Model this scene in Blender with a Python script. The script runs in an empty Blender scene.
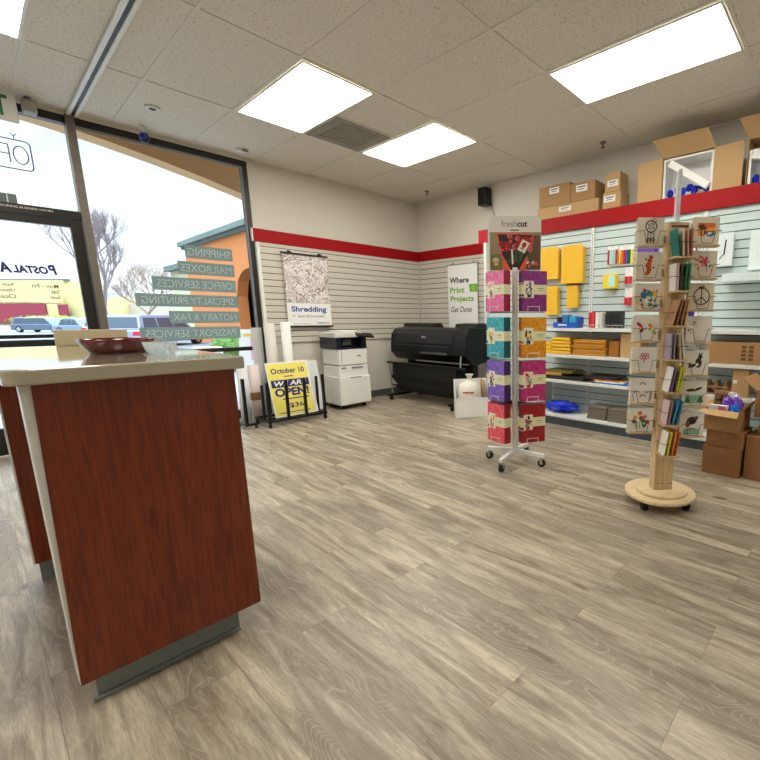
import bpy, bmesh, math, random
from mathutils import Vector, Matrix
random.seed(7)
scene = bpy.context.scene
C = bpy.data.collections.new('scene_collection'); scene.collection.children.link(C)
PI = math.pi
sin, cos, rad = math.sin, math.cos, math.radians

# ------------------------------------------------------------------ helpers
def lin(c):
    return tuple((v/255/12.92 if v/255 <= .04045 else ((v/255+.055)/1.055)**2.4) for v in c)

class MB:
    """collects shapes, then links them as one mesh object"""
    def __init__(s): s.v = []; s.f = []; s.m = []; s.sm = []
    def add(s, vs, fs, m=0, smooth=False):
        o = len(s.v); s.v += [Vector(v) for v in vs]
        for f in fs: s.f.append([i+o for i in f]); s.m.append(m); s.sm.append(smooth)
        return s
    def box(s, x0, x1, y0, y1, z0, z1, m=0, M=None):
        x0, x1 = min(x0, x1), max(x0, x1); y0, y1 = min(y0, y1), max(y0, y1); z0, z1 = min(z0, z1), max(z0, z1)
        vs = [(x0,y0,z0),(x1,y0,z0),(x1,y1,z0),(x0,y1,z0),(x0,y0,z1),(x1,y0,z1),(x1,y1,z1),(x0,y1,z1)]
        if M is not None: vs = [M @ Vector(v) for v in vs]
        return s.add(vs, [(0,3,2,1),(4,5,6,7),(0,1,5,4),(1,2,6,5),(2,3,7,6),(3,0,4,7)], m)
    def hexa(s, vs, m=0):
        return s.add(vs, [(0,3,2,1),(4,5,6,7),(0,1,5,4),(1,2,6,5),(2,3,7,6),(3,0,4,7)], m)
    def tube(s, p, q, r, m=0, n=10, r2=None, cap=True):
        p, q = Vector(p), Vector(q); d = q-p
        if d.length < 1e-6: return s
        d.normalize(); a = d.orthogonal().normalized(); b = d.cross(a)
        r2 = r if r2 is None else r2
        vs = [p+(a*cos(2*PI*i/n)+b*sin(2*PI*i/n))*r for i in range(n)]+[q+(a*cos(2*PI*i/n)+b*sin(2*PI*i/n))*r2 for i in range(n)]
        s.add(vs, [(i,(i+1)%n,n+(i+1)%n,n+i) for i in range(n)], m, True)
        if cap: s.add(vs, [tuple(range(n-1,-1,-1)), tuple(range(n,2*n))], m)
        return s
    def path(s, pts, r, m=0, n=8):
        for a, b in zip(pts, pts[1:]): s.tube(a, b, r, m, n)
        return s
    def lathe(s, prof, c=(0,0,0), m=0, n=32, wob=None):
        c = Vector(c); vs = []; k = len(prof)
        for i in range(n):
            t = 2*PI*i/n
            for (r, z) in prof:
                rr = r*(1 if wob is None else wob(t, z)); vs.append(c+Vector((rr*cos(t), rr*sin(t), z)))
        fs = []
        for i in range(n):
            j = (i+1) % n
            for a in range(k-1): fs.append((i*k+a, j*k+a, j*k+a+1, i*k+a+1))
        return s.add(vs, fs, m, True)
    def prism(s, poly, axis, a0, a1, m=0):
        """poly in the two other axes (in xyz order), extruded along axis from a0 to a1"""
        def P(u, v, a): return {'x':(a,u,v),'y':(u,a,v),'z':(u,v,a)}[axis]
        n = len(poly); vs = [P(u,v,a0) for u,v in poly]+[P(u,v,a1) for u,v in poly]
        return s.add(vs, [tuple(range(n)), tuple(range(2*n-1,n-1,-1))]+[(i,i+n,(i+1)%n+n,(i+1)%n) for i in range(n)], m)
    def disc(s, M, x, y, r, z, m=0, n=14, r2=None, a=0):
        r2 = r if r2 is None else r2; vs = []
        for i in range(n):
            u, v = r*cos(2*PI*i/n), r2*sin(2*PI*i/n)
            vs.append(M @ Vector((x+u*cos(a)-v*sin(a), y+u*sin(a)+v*cos(a), z)))
        return s.add(vs, [tuple(range(n))], m)
    def ring(s, M, x, y, r0, r1, z, m=0, n=24):
        vs = []
        for i in range(n):
            for r in (r0, r1): vs.append(M @ Vector((x+r*cos(2*PI*i/n), y+r*sin(2*PI*i/n), z)))
        return s.add(vs, [(2*i,2*i+1,(2*i+3)%(2*n),(2*i+2)%(2*n)) for i in range(n)], m)
    def rect(s, M, x, y, w, h, z, m=0, a=0):
        vs = []
        for u, v in ((-w/2,-h/2),(w/2,-h/2),(w/2,h/2),(-w/2,h/2)):
            vs.append(M @ Vector((x+u*cos(a)-v*sin(a), y+u*sin(a)+v*cos(a), z)))
        return s.add(vs, [(0,1,2,3)], m)
    def poly(s, M, pts, z, m=0):
        return s.add([M @ Vector((x,y,z)) for x,y in pts], [tuple(range(len(pts)))], m)
    def crumple(s, c, size, seed, m=0, amp=.22):
        bm = bmesh.new(); bmesh.ops.create_icosphere(bm, subdivisions=3, radius=1); rnd = random.Random(seed)
        ds = [(Vector((rnd.uniform(-1,1),rnd.uniform(-1,1),rnd.uniform(-1,1))).normalized(), rnd.uniform(3,8), rnd.uniform(0,6)) for _ in range(7)]
        vs = []
        for v in bm.verts:
            k = 1+amp*sum(abs(sin(d.dot(v.co)*f+p)) for d, f, p in ds)/3.5-amp*1.2
            vs.append(Vector(c)+Vector((v.co.x*k*size[0], v.co.y*k*size[1], v.co.z*k*size[2])))
        fs = [tuple(v.index for v in f.verts) for f in bm.faces]; bm.free(); return s.add(vs, fs, m)
    def build(s, name, mats, parent=None, bev=0, world=False, seg=2):
        off = Vector((0,0,0))
        if parent is not None and world:
            r = parent
            while r.parent is not None: r = r.parent
            off = Vector(r.location)
        me = bpy.data.meshes.new(name)
        me.from_pydata([tuple(v-off) for v in s.v], [], s.f)
        if not isinstance(mats, (list, tuple)): mats = [mats]
        for m in mats: me.materials.append(m)
        for p, mi, sm in zip(me.polygons, s.m, s.sm): p.material_index = min(mi, len(mats)-1); p.use_smooth = sm
        bm = bmesh.new(); bm.from_mesh(me); bmesh.ops.recalc_face_normals(bm, faces=bm.faces); bm.to_mesh(me); bm.free()
        o = bpy.data.objects.new(name, me); C.objects.link(o)
        if parent is not None: o.parent = parent
        if bev:
            b = o.modifiers.new('bevel', 'BEVEL'); b.width = bev; b.segments = seg; b.limit_method = 'ANGLE'; b.angle_limit = rad(40)
        return o

def tag(o, label, cat, group=None, kind=None):
    if label: o['label'] = label
    if cat: o['category'] = cat
    if group: o['group'] = group
    if kind: o['kind'] = kind
    return o
def struct(o, label=None, cat=None):
    o['kind'] = 'structure'
    o['label'] = label or o.name.replace('_', ' '); o['category'] = cat or o.name.split('_')[0]
    return o
def thing(name, label, cat, loc=(0,0,0), rotz=0, group=None):
    o = bpy.data.objects.new(name, None); C.objects.link(o)
    o.empty_display_size = .1; o.location = loc; o.rotation_euler = (0,0,rotz)
    return tag(o, label, cat, group)
def dup(root, loc, rotz=None, label=None, group=None):
    r = root.copy(); C.objects.link(r); r.location = loc
    if rotz is not None: r.rotation_euler = (0,0,rotz)
    if label: r['label'] = label
    if group: r['group'] = group
    for ch in list(root.children):
        c = ch.copy(); C.objects.link(c); c.parent = r
        for g in list(ch.children):
            d = g.copy(); C.objects.link(d); d.parent = c
    return r
def frame(o, right, up):
    r = Vector(right).normalized(); u = Vector(up).normalized(); n = r.cross(u)
    M = Matrix((r, u, n)).transposed().to_4x4(); M.translation = Vector(o); return M
def onA(x, y, z): return frame((x,y,z), (1,0,0), (0,0,1))          # faces the room from the window wall
def onB(x, y, z): return frame((x,y,z), (0,-1,0), (0,0,1))         # faces the room from the shelf wall

def text_mesh(s, bold=0, shear=0, res=3):
    cu = bpy.data.curves.new('t', 'FONT'); cu.body = s; cu.size = 1; cu.offset = bold; cu.shear = shear; cu.resolution_u = res
    cu.align_x = 'LEFT'; cu.fill_mode = 'FRONT'
    o = bpy.data.objects.new('t', cu); C.objects.link(o)
    bpy.context.view_layer.update()
    me = bpy.data.meshes.new_from_object(o.evaluated_get(bpy.context.evaluated_depsgraph_get()))
    vs = [v.co.copy() for v in me.vertices]; fs = [tuple(p.vertices) for p in me.polygons]
    bpy.data.objects.remove(o); bpy.data.curves.remove(cu); bpy.data.meshes.remove(me)
    return vs, fs
def put_text(mb, s, M, x, y, w, h, z=.001, m=0, bold=0, shear=0):
    """text centred at x, y of frame M, fitted to w (and h if given)"""
    vs, fs = text_mesh(s, bold, shear)
    if not vs: return
    x0, x1 = min(v.x for v in vs), max(v.x for v in vs); y0, y1 = min(v.y for v in vs), max(v.y for v in vs)
    sx = w/(x1-x0); sy = sx if h is None else h/(y1-y0)
    mb.add([M @ Vector((x+(v.x-(x0+x1)/2)*sx, y+(v.y-(y0+y1)/2)*sy, z)) for v in vs], fs, m)

# ------------------------------------------------------------------ materials
def nt(name):
    m = bpy.data.materials.new(name); m.use_nodes = True
    t = m.node_tree; b = t.nodes['Principled BSDF']; return m, t, b
def P(name, c, rough=.5, metal=0, noise=0, nscale=20, coat=0, bump=0, bscale=60, spec=None):
    m, t, b = nt(name); col = lin(c)
    b.inputs['Base Color'].default_value = (*col, 1); b.inputs['Roughness'].default_value = rough; b.inputs['Metallic'].default_value = metal
    if coat: b.inputs['Coat Weight'].default_value = coat; b.inputs['Coat Roughness'].default_value = .08
    if spec is not None: b.inputs['Specular IOR Level'].default_value = spec
    tc = t.nodes.new('ShaderNodeTexCoord')
    n = t.nodes.new('ShaderNodeTexNoise'); n.inputs['Scale'].default_value = nscale; n.inputs['Detail'].default_value = 4
    t.links.new(tc.outputs['Object'], n.inputs['Vector'])
    k = noise if noise else .03
    r = t.nodes.new('ShaderNodeMix'); r.data_type = 'RGBA'
    r.inputs[6].default_value = (*[max(0,v*(1-k)) for v in col],1); r.inputs[7].default_value = (*[min(1,v*(1+k)) for v in col],1)
    t.links.new(n.outputs['Fac'], r.inputs[0]); t.links.new(r.outputs[2], b.inputs['Base Color'])
    if bump:
        n2 = t.nodes.new('ShaderNodeTexNoise'); n2.inputs['Scale'].default_value = bscale
        t.links.new(tc.outputs['Object'], n2.inputs['Vector'])
        bp = t.nodes.new('ShaderNodeBump'); bp.inputs['Strength'].default_value = bump; bp.inputs['Distance'].default_value = .01
        t.links.new(n2.outputs['Fac'], bp.inputs['Height']); t.links.new(bp.outputs['Normal'], b.inputs['Normal'])
    return m
def emis(name, c, s):
    m, t, b = nt(name); b.inputs['Base Color'].default_value = (*c,1); b.inputs['Emission Color'].default_value = (*c,1); b.inputs['Emission Strength'].default_value = s
    return m
def glass(name, tint=(1,1,1), gloss=.06, white=0):
    m, t, b = nt(name); t.nodes.remove(b); out = t.nodes['Material Output']
    tr = t.nodes.new('ShaderNodeBsdfTransparent'); tr.inputs[0].default_value = (*tint,1)
    gl = t.nodes.new('ShaderNodeBsdfGlossy'); gl.inputs['Roughness'].default_value = .02
    fr = t.nodes.new('ShaderNodeFresnel'); fr.inputs['IOR'].default_value = 1.1
    mx = t.nodes.new('ShaderNodeMixShader')
    t.links.new(fr.outputs[0], mx.inputs[0]); t.links.new(tr.outputs[0], mx.inputs[1]); t.links.new(gl.outputs[0], mx.inputs[2])
    last = mx
    if white:
        df = t.nodes.new('ShaderNodeBsdfDiffuse'); df.inputs[0].default_value = (.8,.84,.86,1)
        m2 = t.nodes.new('ShaderNodeMixShader'); m2.inputs[0].default_value = white
        t.links.new(mx.outputs[0], m2.inputs[1]); t.links.new(df.outputs[0], m2.inputs[2]); last = m2
    t.links.new(last.outputs[0], out.inputs[0]); return m
def wood(name, dark, light, stretch=(40,40,2.2), rough=.4, coat=0, rings=1.5):
    m, t, b = nt(name); tc = t.nodes.new('ShaderNodeTexCoord')
    mp = t.nodes.new('ShaderNodeMapping'); mp.inputs['Scale'].default_value = stretch; t.links.new(tc.outputs['Object'], mp.inputs['Vector'])
    n = t.nodes.new('ShaderNodeTexNoise'); n.inputs['Scale'].default_value = 1; n.inputs['Detail'].default_value = 6; n.inputs['Distortion'].default_value = rings
    t.links.new(mp.outputs[0], n.inputs['Vector'])
    r = t.nodes.new('ShaderNodeValToRGB'); r.color_ramp.elements[0].position = .33; r.color_ramp.elements[1].position = .68
    r.color_ramp.elements[0].color = (*lin(dark),1); r.color_ramp.elements[1].color = (*lin(light),1)
    t.links.new(n.outputs['Fac'], r.inputs[0]); t.links.new(r.outputs[0], b.inputs['Base Color'])
    b.inputs['Roughness'].default_value = rough
    if coat: b.inputs['Coat Weight'].default_value = coat; b.inputs['Coat Roughness'].default_value = .1
    return m
def lace(name, base, light, scale=22):
    m, t, b = nt(name); tc = t.nodes.new('ShaderNodeTexCoord')
    v = t.nodes.new('ShaderNodeTexVoronoi'); v.inputs['Scale'].default_value = scale; v.feature = 'DISTANCE_TO_EDGE'
    n = t.nodes.new('ShaderNodeTexNoise'); n.inputs['Scale'].default_value = scale*1.6; n.inputs['Distortion'].default_value = 2.5; n.inputs['Detail'].default_value = 3
    t.links.new(tc.outputs['Object'], v.inputs['Vector']); t.links.new(tc.outputs['Object'], n.inputs['Vector'])
    r = t.nodes.new('ShaderNodeValToRGB'); r.color_ramp.elements[0].position = .5; r.color_ramp.elements[1].position = .66
    t.links.new(n.outputs['Fac'], r.inputs[0])
    r2 = t.nodes.new('ShaderNodeValToRGB'); r2.color_ramp.elements[0].position = 0; r2.color_ramp.elements[1].position = .06
    r2.color_ramp.elements[0].color = (1,1,1,1); r2.color_ramp.elements[1].color = (0,0,0,1)
    t.links.new(v.outputs['Distance'], r2.inputs[0])
    mx0 = t.nodes.new('ShaderNodeMath'); mx0.operation = 'MAXIMUM'; t.links.new(r.outputs[0], mx0.inputs[0]); t.links.new(r2.outputs[0], mx0.inputs[1])
    ml = t.nodes.new('ShaderNodeMath'); ml.operation = 'MULTIPLY'; ml.inputs[1].default_value = .75; t.links.new(mx0.outputs[0], ml.inputs[0])
    mx = t.nodes.new('ShaderNodeMix'); mx.data_type = 'RGBA'; mx.inputs[6].default_value = (*lin(base),1); mx.inputs[7].default_value = (*lin(light),1)
    t.links.new(ml.outputs[0], mx.inputs[0]); t.links.new(mx.outputs[2], b.inputs['Base Color']); b.inputs['Roughness'].default_value = .45
    return m

def floor_mat():
    m, t, b = nt('vinyl_plank'); L = t.links.new; N = t.nodes.new
    tc = N('ShaderNodeTexCoord'); sp = N('ShaderNodeSeparateXYZ'); L(tc.outputs['Object'], sp.inputs[0])
    cb = N('ShaderNodeCombineXYZ'); L(sp.outputs['Y'], cb.inputs['X']); L(sp.outputs['X'], cb.inputs['Y'])
    br = N('ShaderNodeTexBrick'); br.inputs['Scale'].default_value = 1; br.inputs['Brick Width'].default_value = 1.22; br.inputs['Row Height'].default_value = .2032
    br.inputs['Mortar Size'].default_value = .0009; br.inputs['Mortar Smooth'].default_value = 0; br.offset = .37; br.offset_frequency = 2; br.inputs['Bias'].default_value = 0
    br.inputs['Color1'].default_value = (0,0,0,1); br.inputs['Color2'].default_value = (1,1,1,1); br.inputs['Mortar'].default_value = (.5,.5,.5,1)
    L(cb.outputs[0], br.inputs['Vector'])
    # per-plank offset of the grain
    md = N('ShaderNodeVectorMath'); md.operation = 'MULTIPLY_ADD'; md.inputs[1].default_value = (37,23,11); L(br.outputs['Color'], md.inputs[0]); L(cb.outputs[0], md.inputs[2])
    def noise(scale, sx, sy, detail=5, dist=0, rough=.55):
        mp = N('ShaderNodeMapping'); mp.inputs['Scale'].default_value = (sx,sy,1); L(md.outputs[0], mp.inputs['Vector'])
        n = N('ShaderNodeTexNoise'); n.inputs['Scale'].default_value = scale; n.inputs['Detail'].default_value = detail; n.inputs['Distortion'].default_value = dist; n.inputs['Roughness'].default_value = rough
        L(mp.outputs[0], n.inputs['Vector']); return n.outputs['Fac']
    def ramp(src, p0, p1, c0, c1):
        r = N('ShaderNodeValToRGB'); r.color_ramp.elements[0].position = p0; r.color_ramp.elements[1].position = p1
        r.color_ramp.elements[0].color = (*c0,1); r.color_ramp.elements[1].color = (*c1,1); L(src, r.inputs[0]); return r.outputs[0]
    def mix(f, a, bb, typ='MIX'):
        x = N('ShaderNodeMix'); x.data_type = 'RGBA'; x.blend_type = typ
        if isinstance(f, float): x.inputs[0].default_value = f
        else: L(f, x.inputs[0])
        for s, i in ((a,6),(bb,7)):
            if isinstance(s, tuple): x.inputs[i].default_value = (*s,1)
            else: L(s, x.inputs[i])
        return x.outputs[2]
    big = noise(2.2, .55, 5.5, 5, 1.2, .6)
    base = ramp(big, .36, .64, lin((134,119,100)), lin((197,184,163)))
    fine = noise(11, 1.4, 12, 8, .8, .78)
    streak = ramp(fine, .40, .60, (.70,.69,.68), (1.16,1.16,1.16))
    c1 = mix(.85, base, streak, 'MULTIPLY')
    # cathedral rings: contour lines of a stretched noise
    h = noise(2.6, .45, 2.6, 2, .5); ml = N('ShaderNodeMath'); ml.operation = 'MULTIPLY'; ml.inputs[1].default_value = 34; L(h, ml.inputs[0])
    fr = N('ShaderNodeMath'); fr.operation = 'PINGPONG'; fr.inputs[1].default_value = .5; L(ml.outputs[0], fr.inputs[0])
    lines = ramp(fr.outputs[0], .0, .14, (1,1,1), (0,0,0))
    msk = ramp(noise(1.7, .8, 3.0, 2, .3), .50, .62, (0,0,0), (1,1,1))
    lm = N('ShaderNodeMath'); lm.operation = 'MULTIPLY'; L(lines, lm.inputs[0]); L(msk, lm.inputs[1])
    lm2 = N('ShaderNodeMath'); lm2.operation = 'MULTIPLY'; lm2.inputs[1].default_value = .34; L(lm.outputs[0], lm2.inputs[0])
    dk = N('ShaderNodeMath'); dk.operation = 'MULTIPLY'; dk.inputs[1].default_value = .55; L(msk, dk.inputs[0])
    c2 = mix(dk.outputs[0], c1, lin((122,108,93)))
    c3 = mix(lm2.outputs[0], c2, lin((216,206,188)))
    kn = ramp(noise(2.4, 1.6, 3.4, 1, .2), .72, .80, (0,0,0), (1,1,1))
    c4 = mix(kn, c3, lin((112,94,76)))
    pl = ramp(br.outputs['Color'], 0, 1, (.93,.93,.93), (1.05,1.05,1.05))
    c5 = mix(1.0, c4, pl, 'MULTIPLY')
    c6 = mix(br.outputs['Fac'], c5, lin((122,108,94)))
    L(c6, b.inputs['Base Color'])
    rr = N('ShaderNodeMapRange'); rr.inputs['To Min'].default_value = .36; rr.inputs['To Max'].default_value = .52; b.inputs['Coat Weight'].default_value = .2; b.inputs['Coat Roughness'].default_value = .33; L(fine, rr.inputs['Value']); L(rr.outputs[0], b.inputs['Roughness'])
    bp = N('ShaderNodeBump'); bp.inputs['Strength'].default_value = .12; bp.inputs['Distance'].default_value = .002; L(fine, bp.inputs['Height']); L(bp.outputs[0], b.inputs['Normal'])
    return m
def ceiling_mat():
    m, t, b = nt('acoustic_tile'); L = t.links.new; N = t.nodes.new
    tc = N('ShaderNodeTexCoord')
    n = N('ShaderNodeTexNoise'); n.inputs['Scale'].default_value = 75; n.inputs['Detail'].default_value = 3; L(tc.outputs['Object'], n.inputs['Vector'])
    r = N('ShaderNodeValToRGB'); e = r.color_ramp.elements; e[0].position = .30; e[1].position = .42
    e[0].color = (*lin((166,158,144)),1); e[1].color = (*lin((226,221,210)),1); L(n.outputs['Fac'], r.inputs[0]); L(r.outputs[0], b.inputs['Base Color'])
    b.inputs['Roughness'].default_value = .95
    bp = N('ShaderNodeBump'); bp.inputs['Strength'].default_value = .25; bp.inputs['Distance'].default_value = .004; L(n.outputs['Fac'], bp.inputs['Height']); L(bp.outputs[0], b.inputs['Normal'])
    return m

WALL = P('wall_paint', (214,208,196), .85, noise=.02)
FLOOR = floor_mat(); CEIL = ceiling_mat()
GRID = P('ceiling_grid_white', (222,217,206), .6)
RED = P('red_band', (160,2,14), .6, spec=.25)
RED2 = P('red_band_gloss', (184,36,52), .2, coat=.6)
SLAT = P('slatwall_grey', (206,200,188), .5)
SLATW = P('slatwall_pale', (198,214,212), .45)  # cool light cast on the shelf unit slats, put into the base colour
GROOVE = P('slat_groove', (58,54,50), .8)
BASEB = P('rubber_base', (80,86,88), .5); KICK = P('rubber_kick_grey', (128,134,134), .5)
ALU = P('dark_aluminium', (48,44,40), .35, .5)
ALUL = P('bronze_aluminium', (120,113,104), .4, .6)
BLACK = P('black_plastic', (12,13,15), .45)
BLACKG = P('black_gloss', (9,11,14), .38, spec=.3)
BLACKM = P('black_steel', (16,16,17), .4, .3)
FABRIC = P('black_fabric', (8,8,9), .9)
RUBBER = P('black_rubber', (18,18,18), .7)
WHITE = P('white_plastic', (232,232,228), .4)
WHITEM = P('white_steel', (226,228,226), .35)
OFFW = P('offwhite_plastic', (216,214,206), .45)
GREYP = P('grey_plastic', (120,122,124), .5)
CHROME = P('chrome', (200,200,200), .2, 1)
PAPER = P('white_paper', (238,238,236), .7)
CREAM = P('cream_paper', (232,226,206), .75)
KRAFT = P('kraft_cardboard', (170,130,86), .8, noise=.08, nscale=6)
KRAFT2 = P('kraft_cardboard_light', (190,154,108), .8, noise=.06, nscale=6)
KRAFTD = P('kraft_cardboard_brown', (154,108,68), .8, noise=.08, nscale=5)
YEL = P('manila_gold', (238,186,40), .6)
OCHRE = P('ochre_kraft', (198,136,34), .65)
NAVY = P('navy_ink', (28,34,110), .5)
INK = P('dark_ink', (52,50,54), .6)
GREEN = P('green_ink', (110,176,28), .5)
BLUEI = P('blue_ink', (34,70,160), .5)
REDI = P('red_ink', (196,30,48), .5)
YELS = P('yellow_poster', (240,226,110), .5)
CHERRY = wood('cherry_laminate', (96,33,11), (140,55,20), (60,60,3.0), .34, .15, 2.5)
COUNTER = P('beige_solid_surface', (172,163,142), .07, noise=.03, coat=1); COUNTER.node_tree.nodes['Principled BSDF'].inputs['Coat Roughness'].default_value = .045
PINE = wood('birch_ply', (196,164,122), (222,196,156), (30,30,2), .5)
PINEL = wood('birch_ply_disc', (214,186,142), (236,214,174), (3,40,3), .45)
GLASS = glass('window_glass')
PLASTIC = glass('clear_plastic', (.93,.95,.96), .06, .5)
CLEARG = glass('clear_ribbed_glass', (.86,.9,.92), .06, .35)
BLUE = P('blue_plastic', (10,50,200), .3)
CONCR = P('sidewalk_concrete', (176,172,166), .9, noise=.06)
ASPH = P('parking_asphalt', (112,112,112), .95, noise=.1, nscale=3)
DIFF = emis('troffer_diffuser', (1,.98,.89), 9.3)

# ------------------------------------------------------------------ camera
CX, CY, CZ = -4.682, -5.627, 1.1684
cam = bpy.data.cameras.new('camera'); co = bpy.data.objects.new('camera', cam); C.objects.link(co)
az, pt, rl = rad(38.580), rad(-10.2593), rad(-.1035)
fw = Vector((cos(pt)*cos(az), cos(pt)*sin(az), sin(pt))); rt = Vector((sin(az), -cos(az), 0)); up = rt.cross(fw)
r2 = rt*cos(rl)+up*sin(rl); u2 = -rt*sin(rl)+up*cos(rl)
M = Matrix((r2, u2, -fw)).transposed().to_4x4(); M.translation = (CX,CY,CZ); co.matrix_world = M
cam.sensor_width = 36; cam.sensor_fit = 'HORIZONTAL'; cam.lens = 36*427.885/760; cam.shift_x = (380-510.624)/760; cam.shift_y = (395.9994-380)/760
cam.clip_start = .05; cam.clip_end = 2000
scene.camera = co

# ------------------------------------------------------------------ world: bright overcast sky
w = bpy.data.worlds.new('sky'); scene.world = w; w.use_nodes = True; t = w.node_tree; L = t.links.new; N = t.nodes.new
bg = t.nodes['Background']; tc = N('ShaderNodeTexCoord'); sp = N('ShaderNodeSeparateXYZ'); L(tc.outputs['Generated'], sp.inputs[0])
mp = N('ShaderNodeMapping'); mp.inputs['Scale'].default_value = (1.6,1.6,4.2); L(tc.outputs['Generated'], mp.inputs['Vector'])
n = N('ShaderNodeTexNoise'); n.inputs['Scale'].default_value = 2.2; n.inputs['Detail'].default_value = 6; n.inputs['Roughness'].default_value = .55; L(mp.outputs[0], n.inputs['Vector'])
r = N('ShaderNodeValToRGB'); e = r.color_ramp.elements; e[0].position = .36; e[1].position = .56; e[0].color = (.62,.78,.88,1); e[1].color = (.88,.97,1.0,1); L(n.outputs['Fac'], r.inputs[0])
zt = N('ShaderNodeMapRange'); zt.inputs['From Min'].default_value = .3; zt.inputs['From Max'].default_value = .8; L(sp.outputs['Z'], zt.inputs['Value'])
zm = N('ShaderNodeMix'); zm.data_type = 'RGBA'; zm.inputs[7].default_value = (.62,.80,1.0,1); L(zt.outputs[0], zm.inputs[0]); L(r.outputs[0], zm.inputs[6]); L(zm.outputs[2], bg.inputs['Color'])
mr = N('ShaderNodeMapRange'); mr.inputs['From Min'].default_value = .35; mr.inputs['From Max'].default_value = 1; mr.inputs['To Min'].default_value = .86; mr.inputs['To Max'].default_value = 8.5; L(sp.outputs['Z'], mr.inputs['Value'])
L(mr.outputs[0], bg.inputs['Strength'])

# ------------------------------------------------------------------ room shell
H = 2.958; XW, YW = -7.6, -8.6
struct(MB().box(XW-.15, .15, YW-.15, .15, -.12, 0).build('floor', FLOOR), 'grey brown wood plank floor', 'floor')
struct(MB().box(XW-.15, .15, YW-.15, .15, H, H+.1).build('ceiling', CEIL), 'speckled acoustic tile ceiling', 'ceiling')
WL = MB().box(-2.44, .15, 0, .15, 0, H).box(-7.6, -2.44, 0, .15, 2.93, H).build('wall_left', WALL); struct(WL, 'beige painted wall with the shop window', 'wall')
struct(MB().box(0, .15, YW-.15, 0, 0, H).build('wall_right', WALL), 'beige wall behind the shelving', 'wall')
struct(MB().box(XW, 0, YW-.15, YW, 0, H).build('wall_back', WALL), 'wall behind the viewer', 'wall')
struct(MB().box(XW-.15, XW, YW, .15, 0, H).build('wall_side', WALL), 'wall on the far side of the door', 'wall')
struct(MB().box(-2.43, 0, -.012, 0, 0, .1).build('baseboard_left', BASEB, bev=.004), 'dark grey rubber baseboard', 'baseboard')
struct(MB().box(-.012, 0, -6, -.012, 0, .1).build('baseboard_right', BASEB, bev=.004), 'dark grey rubber baseboard', 'baseboard')
struct(MB().box(-2.475, -2.462, -.036, .0, 2.064, 2.211, 1).box(-2.462, -.0, -.03, 0, 2.064, 2.211, 0).build('trim_1', [RED, WHITE]), 'red band above the slatwall left of the corner', 'band')
struct(MB().box(-.03, 0, -3.2, -.03, 2.064, 2.211).build('trim_2', RED), 'red band right of the corner', 'band')
# T-bar grid
A0 = -2.974; TL = .6096; E0 = -1.1876
g = MB()
xs = [A0+k*TL for k in range(-8, 5)]; ys = [E0-2*TL*j for j in range(0, 7)]
for x in xs:
    if XW < x < 0: g.box(x-.012, x+.012, YW, 0, H-.006, H+.001)
for y in ys:
    if y > YW: g.box(XW, 0, y-.012, y+.012, H-.0055, H+.001)
g.box(A0+TL, A0+2*TL, E0-TL-.012, E0-TL+.012, H-.0055, H+.001)
g.box(XW, 0, -.022, 0, H-.006, H+.001).box(-.022, 0, YW, 0, H-.006, H+.001)
struct(g.build('trim_3', GRID), 'white ceiling grid bars', 'grid')

def slat_boards(mb, axis, plane, out, a0, a1, z0, z1, pitch=.0765):
    """boards standing off a dark backing; out = direction of the room"""
    z = z0
    def B(p0, p1, za, zb, m):
        if axis == 'y': mb.box(a0, a1, p0, p1, za, zb, m)
        else: mb.box(p0, p1, a0, a1, za, zb, m)
    B(plane, plane+out*.008, z0, z1, 1)
    while z < z1-.01:
        B(plane+out*.008, plane+out*.022, z+.0045, min(z+pitch-.0045, z1), 0); z += pitch
    return mb
sp_ = thing('slatwall_panel', 'grey slatwall panel on the wall behind the copier', 'slatwall', (-2.4, -.001, .87))
slat_boards(MB(), 'y', -.001, -1, -2.40, -.024, .87, 2.062).build('slat_boards', [SLAT, GROOVE], sp_, world=True)
MB().box(-2.435, -2.40, -.026, -.001, .10, 2.062).build('edge_trim', WHITE, sp_, world=True)
sp2 = thing('slatwall_panel', 'grey slatwall panel on the wall above the wide printer', 'slatwall', (-.001, -1.0, .87))
slat_boards(MB(), 'x', -.001, -1, -1.95, -.026, .87, 2.062).build('slat_boards', [SLAT, GROOVE], sp2, world=True)

# windows and door
def bars(mb, L_):
    for b in L_: mb.box(*b)
    return mb
w1 = thing('window_1', 'large shop display window', 'window', (-3.16, .03, 0)); w1['kind'] = 'structure'
o = bars(MB(), [(-3.895,-3.835,-.03,.09,0,2.935)]).build('window_mullion', ALUL, w1, .004, True); o['kind'] = 'structure'
o = bars(MB(), [(-3.835,-2.44,.0,.09,2.865,2.93),(-2.495,-2.44,.0,.09,.10,2.865),(-3.835,-2.44,.0,.09,0,.10),(-3.835,-2.495,.0,.08,.80,.845)]).build('window_frame', ALU, w1, .004, True); o['kind'] = 'structure'
o = MB().box(-3.835,-2.495,-.004,0,2.842,2.864).box(-2.512,-2.496,-.004,0,.845,2.842).build('window_gasket', GREYP, w1, 0, True); o['kind'] = 'structure'
o = MB().box(-3.835,-2.495,.04,.046,.845,2.865).box(-3.835,-2.495,.04,.046,.10,.80).build('window_glass', GLASS, w1, 0, True); o['kind'] = 'structure'
w2 = thing('window_2', 'transom window above the door', 'window', (-4.4, .03, 2.13)); w2['kind'] = 'structure'
o = bars(MB(), [(-4.98,-3.895,.0,.09,2.865,2.93),(-4.98,-3.895,-.02,.09,2.045,2.125)]).build('window_frame', ALU, w2, .004, True); o['kind'] = 'structure'
o = MB().box(-4.98,-3.895,.04,.046,2.125,2.865).build('window_glass', GLASS, w2, 0, True); o['kind'] = 'structure'
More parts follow.
